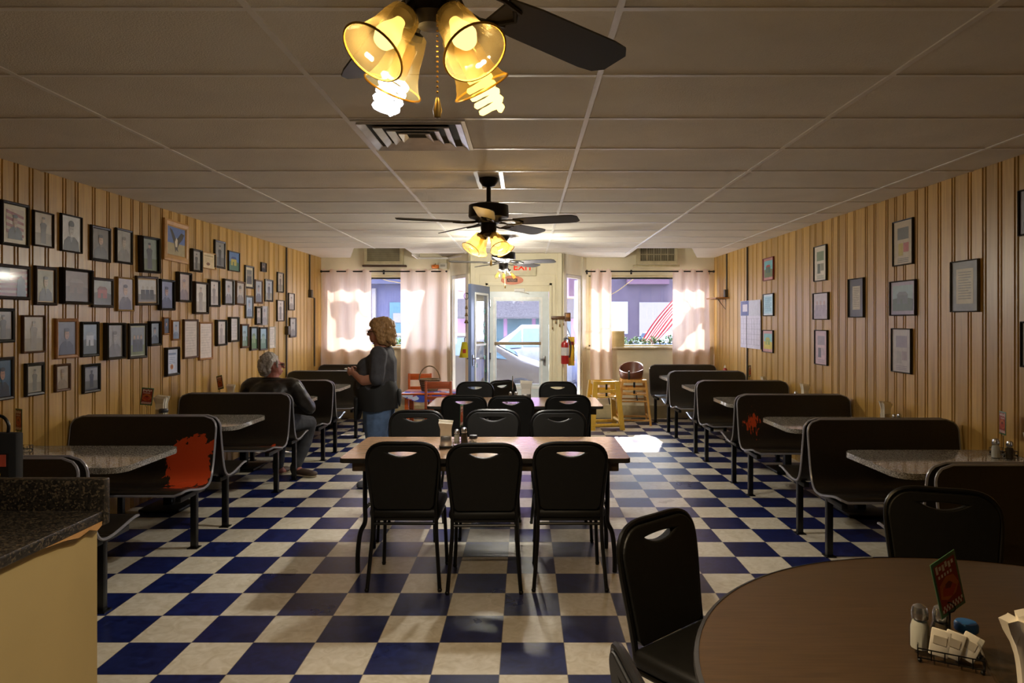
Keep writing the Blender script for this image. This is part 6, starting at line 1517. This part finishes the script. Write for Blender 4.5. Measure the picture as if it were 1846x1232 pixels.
# window boxes and flag
LEAF = M('leaf_bright', '#5c8a26', .8, var=.35, scale=40); LEAF2 = M('leaf_dark', '#4a7524', .8, var=.3, scale=40); PETAL = M('petal_pink', '#d05a6a', .6)
def planter(label, x0, x1, h, seed, leafm):
    t = thing('window_box', label, 'planter', ((x0 + x1) / 2, YF + .27, SILL - .14)); L = (x1 - x0) / 2; random.seed(seed)
    m = MB(); m.prism(rrect(2 * L, .22, .02, 2), 0, .16, f=lambda x, y, z: (x, z, y)); m.build('trough', M('trough_green', '#3c4a34', .7), t)
    m = MB(); m.bb(-L, L, -.115, .115, -.05, 0); m.build('ledge', M('ledge_wood', '#6b5a48', .8), t)
    fo = MB(); fl = MB()
    for k in range(int(L * 190)):
        bx, by = random.uniform(-L + .03, L - .03), random.uniform(-.09, .09); hh_ = h * random.uniform(.45, 1.0) * (.75 + .25 * math.sin(bx * 23 + seed))
        for q in range(5):
            z = .15 + hh_ * (q + 1) / 5; a = random.random() * 6.3; l = random.uniform(.035, .065); el = random.uniform(.2, .9)
            d = Vector((math.cos(a) * math.cos(el), math.sin(a) * math.cos(el), math.sin(el))); s = d.cross(Vector((0, 0, 1))).normalized() * l * .36; b = Vector((bx, by, z))
            up = s.cross(d).normalized() * l * .1
            fo.face([b, b + d * l * .5 + s - up, b + d * l, b + d * l * .5 - s - up])
        if random.random() < .07: fl.sphere((bx, by, .15 + hh_ + .02), (.016, .016, .012), 7, 5)
    f = fo.build('foliage', leafm, t, nrm=False); fl.build('blossom', PETAL, t)
planter('window box of bright green and pink plants outside the left window gap', -2.5, -1.9, .26, 3, LEAF)
planter('long window box of green plants outside the right window', 1.55, 2.75, .17, 8, LEAF2)
fl_ = thing('flag', 'striped flag drooping from an angled pole outside the right window', 'flag', (2.95, YF + .12, 1.75))
m = MB(); m.tube([(0, 0, 0), (-.12, .62, .82)], .013); m.build('pole', M('flag_pole', '#c8bfae', .4), fl_); m = MB(); m.box((0, .02, 0), (.06, .05, .12), bev=.006); m.build('bracket', STEEL, fl_)
FRD, FWH, FBL = fabric_light('flag_red', '#8c2430', .35), fabric_light('flag_white', '#b0aaaa', .35), fabric_light('flag_blue', '#2c3a78', .35)
m = MB(); A = Vector((-.06, .42, .62)); Dn = Vector((-.90, .06, -1.14)); Wd = Vector((.30, .05, -.10))
ns, nl = 13, 22
V = []
for i in range(ns + 1):
    row = []
    for j in range(nl + 1):
        u, v = j / nl, i / ns; p = A + Dn * u + Wd * (v * (1 - .35 * u)) + Vector((.02 * math.sin(6 * u + 3 * v), .05 * math.sin(9 * v + 3 * u), .05 * math.sin(PI * u) * (1 - v)))
        row.append(m.bm.verts.new(p))
    V.append(row)
for i in range(ns):
    for j in range(nl):
        f = m.bm.faces.new((V[i][j], V[i][j+1], V[i+1][j+1], V[i+1][j])); f.material_index = 2 if (i < 7 and j < nl * .36) else (0 if i % 2 == 0 else 1)
m.build('cloth', [FRD, FWH, FBL], fl_, smooth=180, nrm=False)
wr = thing('overhead_cable', 'slack yellow cable drooping under the eave outside the windows', 'cable', (0, 11.72, 0))
m = MB(); m.tube(curve_pts([(-3.4, 0, 2.71), (-2.55, 0, 2.34), (-2.17, 0, 2.24), (-1.2, 0, 2.1), (.3, 0, 1.98), (1.2, 0, 1.98), (1.5, 0, 2.05), (1.84, 0, 2.29), (2.4, 0, 2.71)], 6), .007, 6); m.build('cable_run', M('cable_yellow', '#b8a468', .6), wr)

# ------------------------------------------------------------------ light, camera
w = bpy.data.worlds.new('World'); sc.world = w; w.use_nodes = True; nt = w.node_tree
bg = nt.nodes['Background']
# hazy morning sky: bright veil of cloud around the sun's side, deeper blue behind the building
tc = nt.nodes.new('ShaderNodeTexCoord'); dt = nt.nodes.new('ShaderNodeVectorMath'); dt.operation = 'DOT_PRODUCT'
dt.inputs[1].default_value = Vector((.18, .74, .62)).normalized(); nt.links.new(tc.outputs['Generated'], dt.inputs[0])
mr = nt.nodes.new('ShaderNodeMapRange'); mr.interpolation_type = 'SMOOTHSTEP'; mr.inputs['From Min'].default_value = .82; mr.inputs['From Max'].default_value = .985; nt.links.new(dt.outputs['Value'], mr.inputs['Value'])
cn = nt.nodes.new('ShaderNodeTexNoise'); cn.inputs['Scale'].default_value = 3; cn.inputs['Detail'].default_value = 6; nt.links.new(tc.outputs['Generated'], cn.inputs['Vector'])
c2 = nt.nodes.new('ShaderNodeMapRange'); c2.inputs['From Min'].default_value = .3; c2.inputs['From Max'].default_value = .7; c2.inputs['To Min'].default_value = .75; c2.inputs['To Max'].default_value = 1.2; nt.links.new(cn.outputs['Fac'], c2.inputs['Value'])
sm = nt.nodes.new('ShaderNodeMapRange'); sm.inputs['To Min'].default_value = SKY_LO; sm.inputs['To Max'].default_value = SKY_HI; nt.links.new(mr.outputs[0], sm.inputs['Value'])
st = nt.nodes.new('ShaderNodeMath'); st.operation = 'MULTIPLY'; nt.links.new(sm.outputs[0], st.inputs[0]); nt.links.new(c2.outputs[0], st.inputs[1])
cm = nt.nodes.new('ShaderNodeMix'); cm.data_type = 'RGBA'; cm.inputs['A'].default_value = (.70, .76, 1, 1); cm.inputs['B'].default_value = (.74, .86, 1, 1); nt.links.new(mr.outputs[0], cm.inputs['Factor'])
nt.links.new(cm.outputs['Result'], bg.inputs[0]); nt.links.new(st.outputs[0], bg.inputs[1])
sun = bpy.data.lights.new('sun', 'SUN'); sun.energy = SUN_S; sun.color = lin('#fff2e4')[:3]; sun.angle = math.radians(.53)
so = bpy.data.objects.new('sun', sun); COL.objects.link(so); so.rotation_euler = Vector((-.28, -1, -.76)).to_track_quat('-Z', 'Y').to_euler(); so.location = (4, 20, 12)

cam = bpy.data.cameras.new('camera'); cam.lens = 24; cam.sensor_width = 36; cam.shift_x = -.0130; cam.shift_y = -.0200; cam.clip_start = .02; cam.clip_end = 200
co = bpy.data.objects.new('camera', cam); COL.objects.link(co); co.location = (0, 0, 1.58); co.rotation_euler = (PI / 2, 0, 0); sc.camera = co
vs = sc.view_settings; vs.view_transform = 'Standard'; vs.look = 'None'; vs.gamma = 1; vs.exposure = EXPO; vs.use_curve_mapping = False
sc.cycles.use_denoising = True; sc.cycles.denoiser = 'OPENIMAGEDENOISE'; sc.cycles.denoising_input_passes = 'RGB_ALBEDO_NORMAL'
sc.cycles.max_bounces = 10; sc.cycles.diffuse_bounces = 6; sc.cycles.glossy_bounces = 4; sc.cycles.transmission_bounces = 6; sc.cycles.transparent_max_bounces = 24
sc.cycles.sample_clamp_indirect = 8; sc.cycles.caustics_reflective = False; sc.cycles.caustics_refractive = False
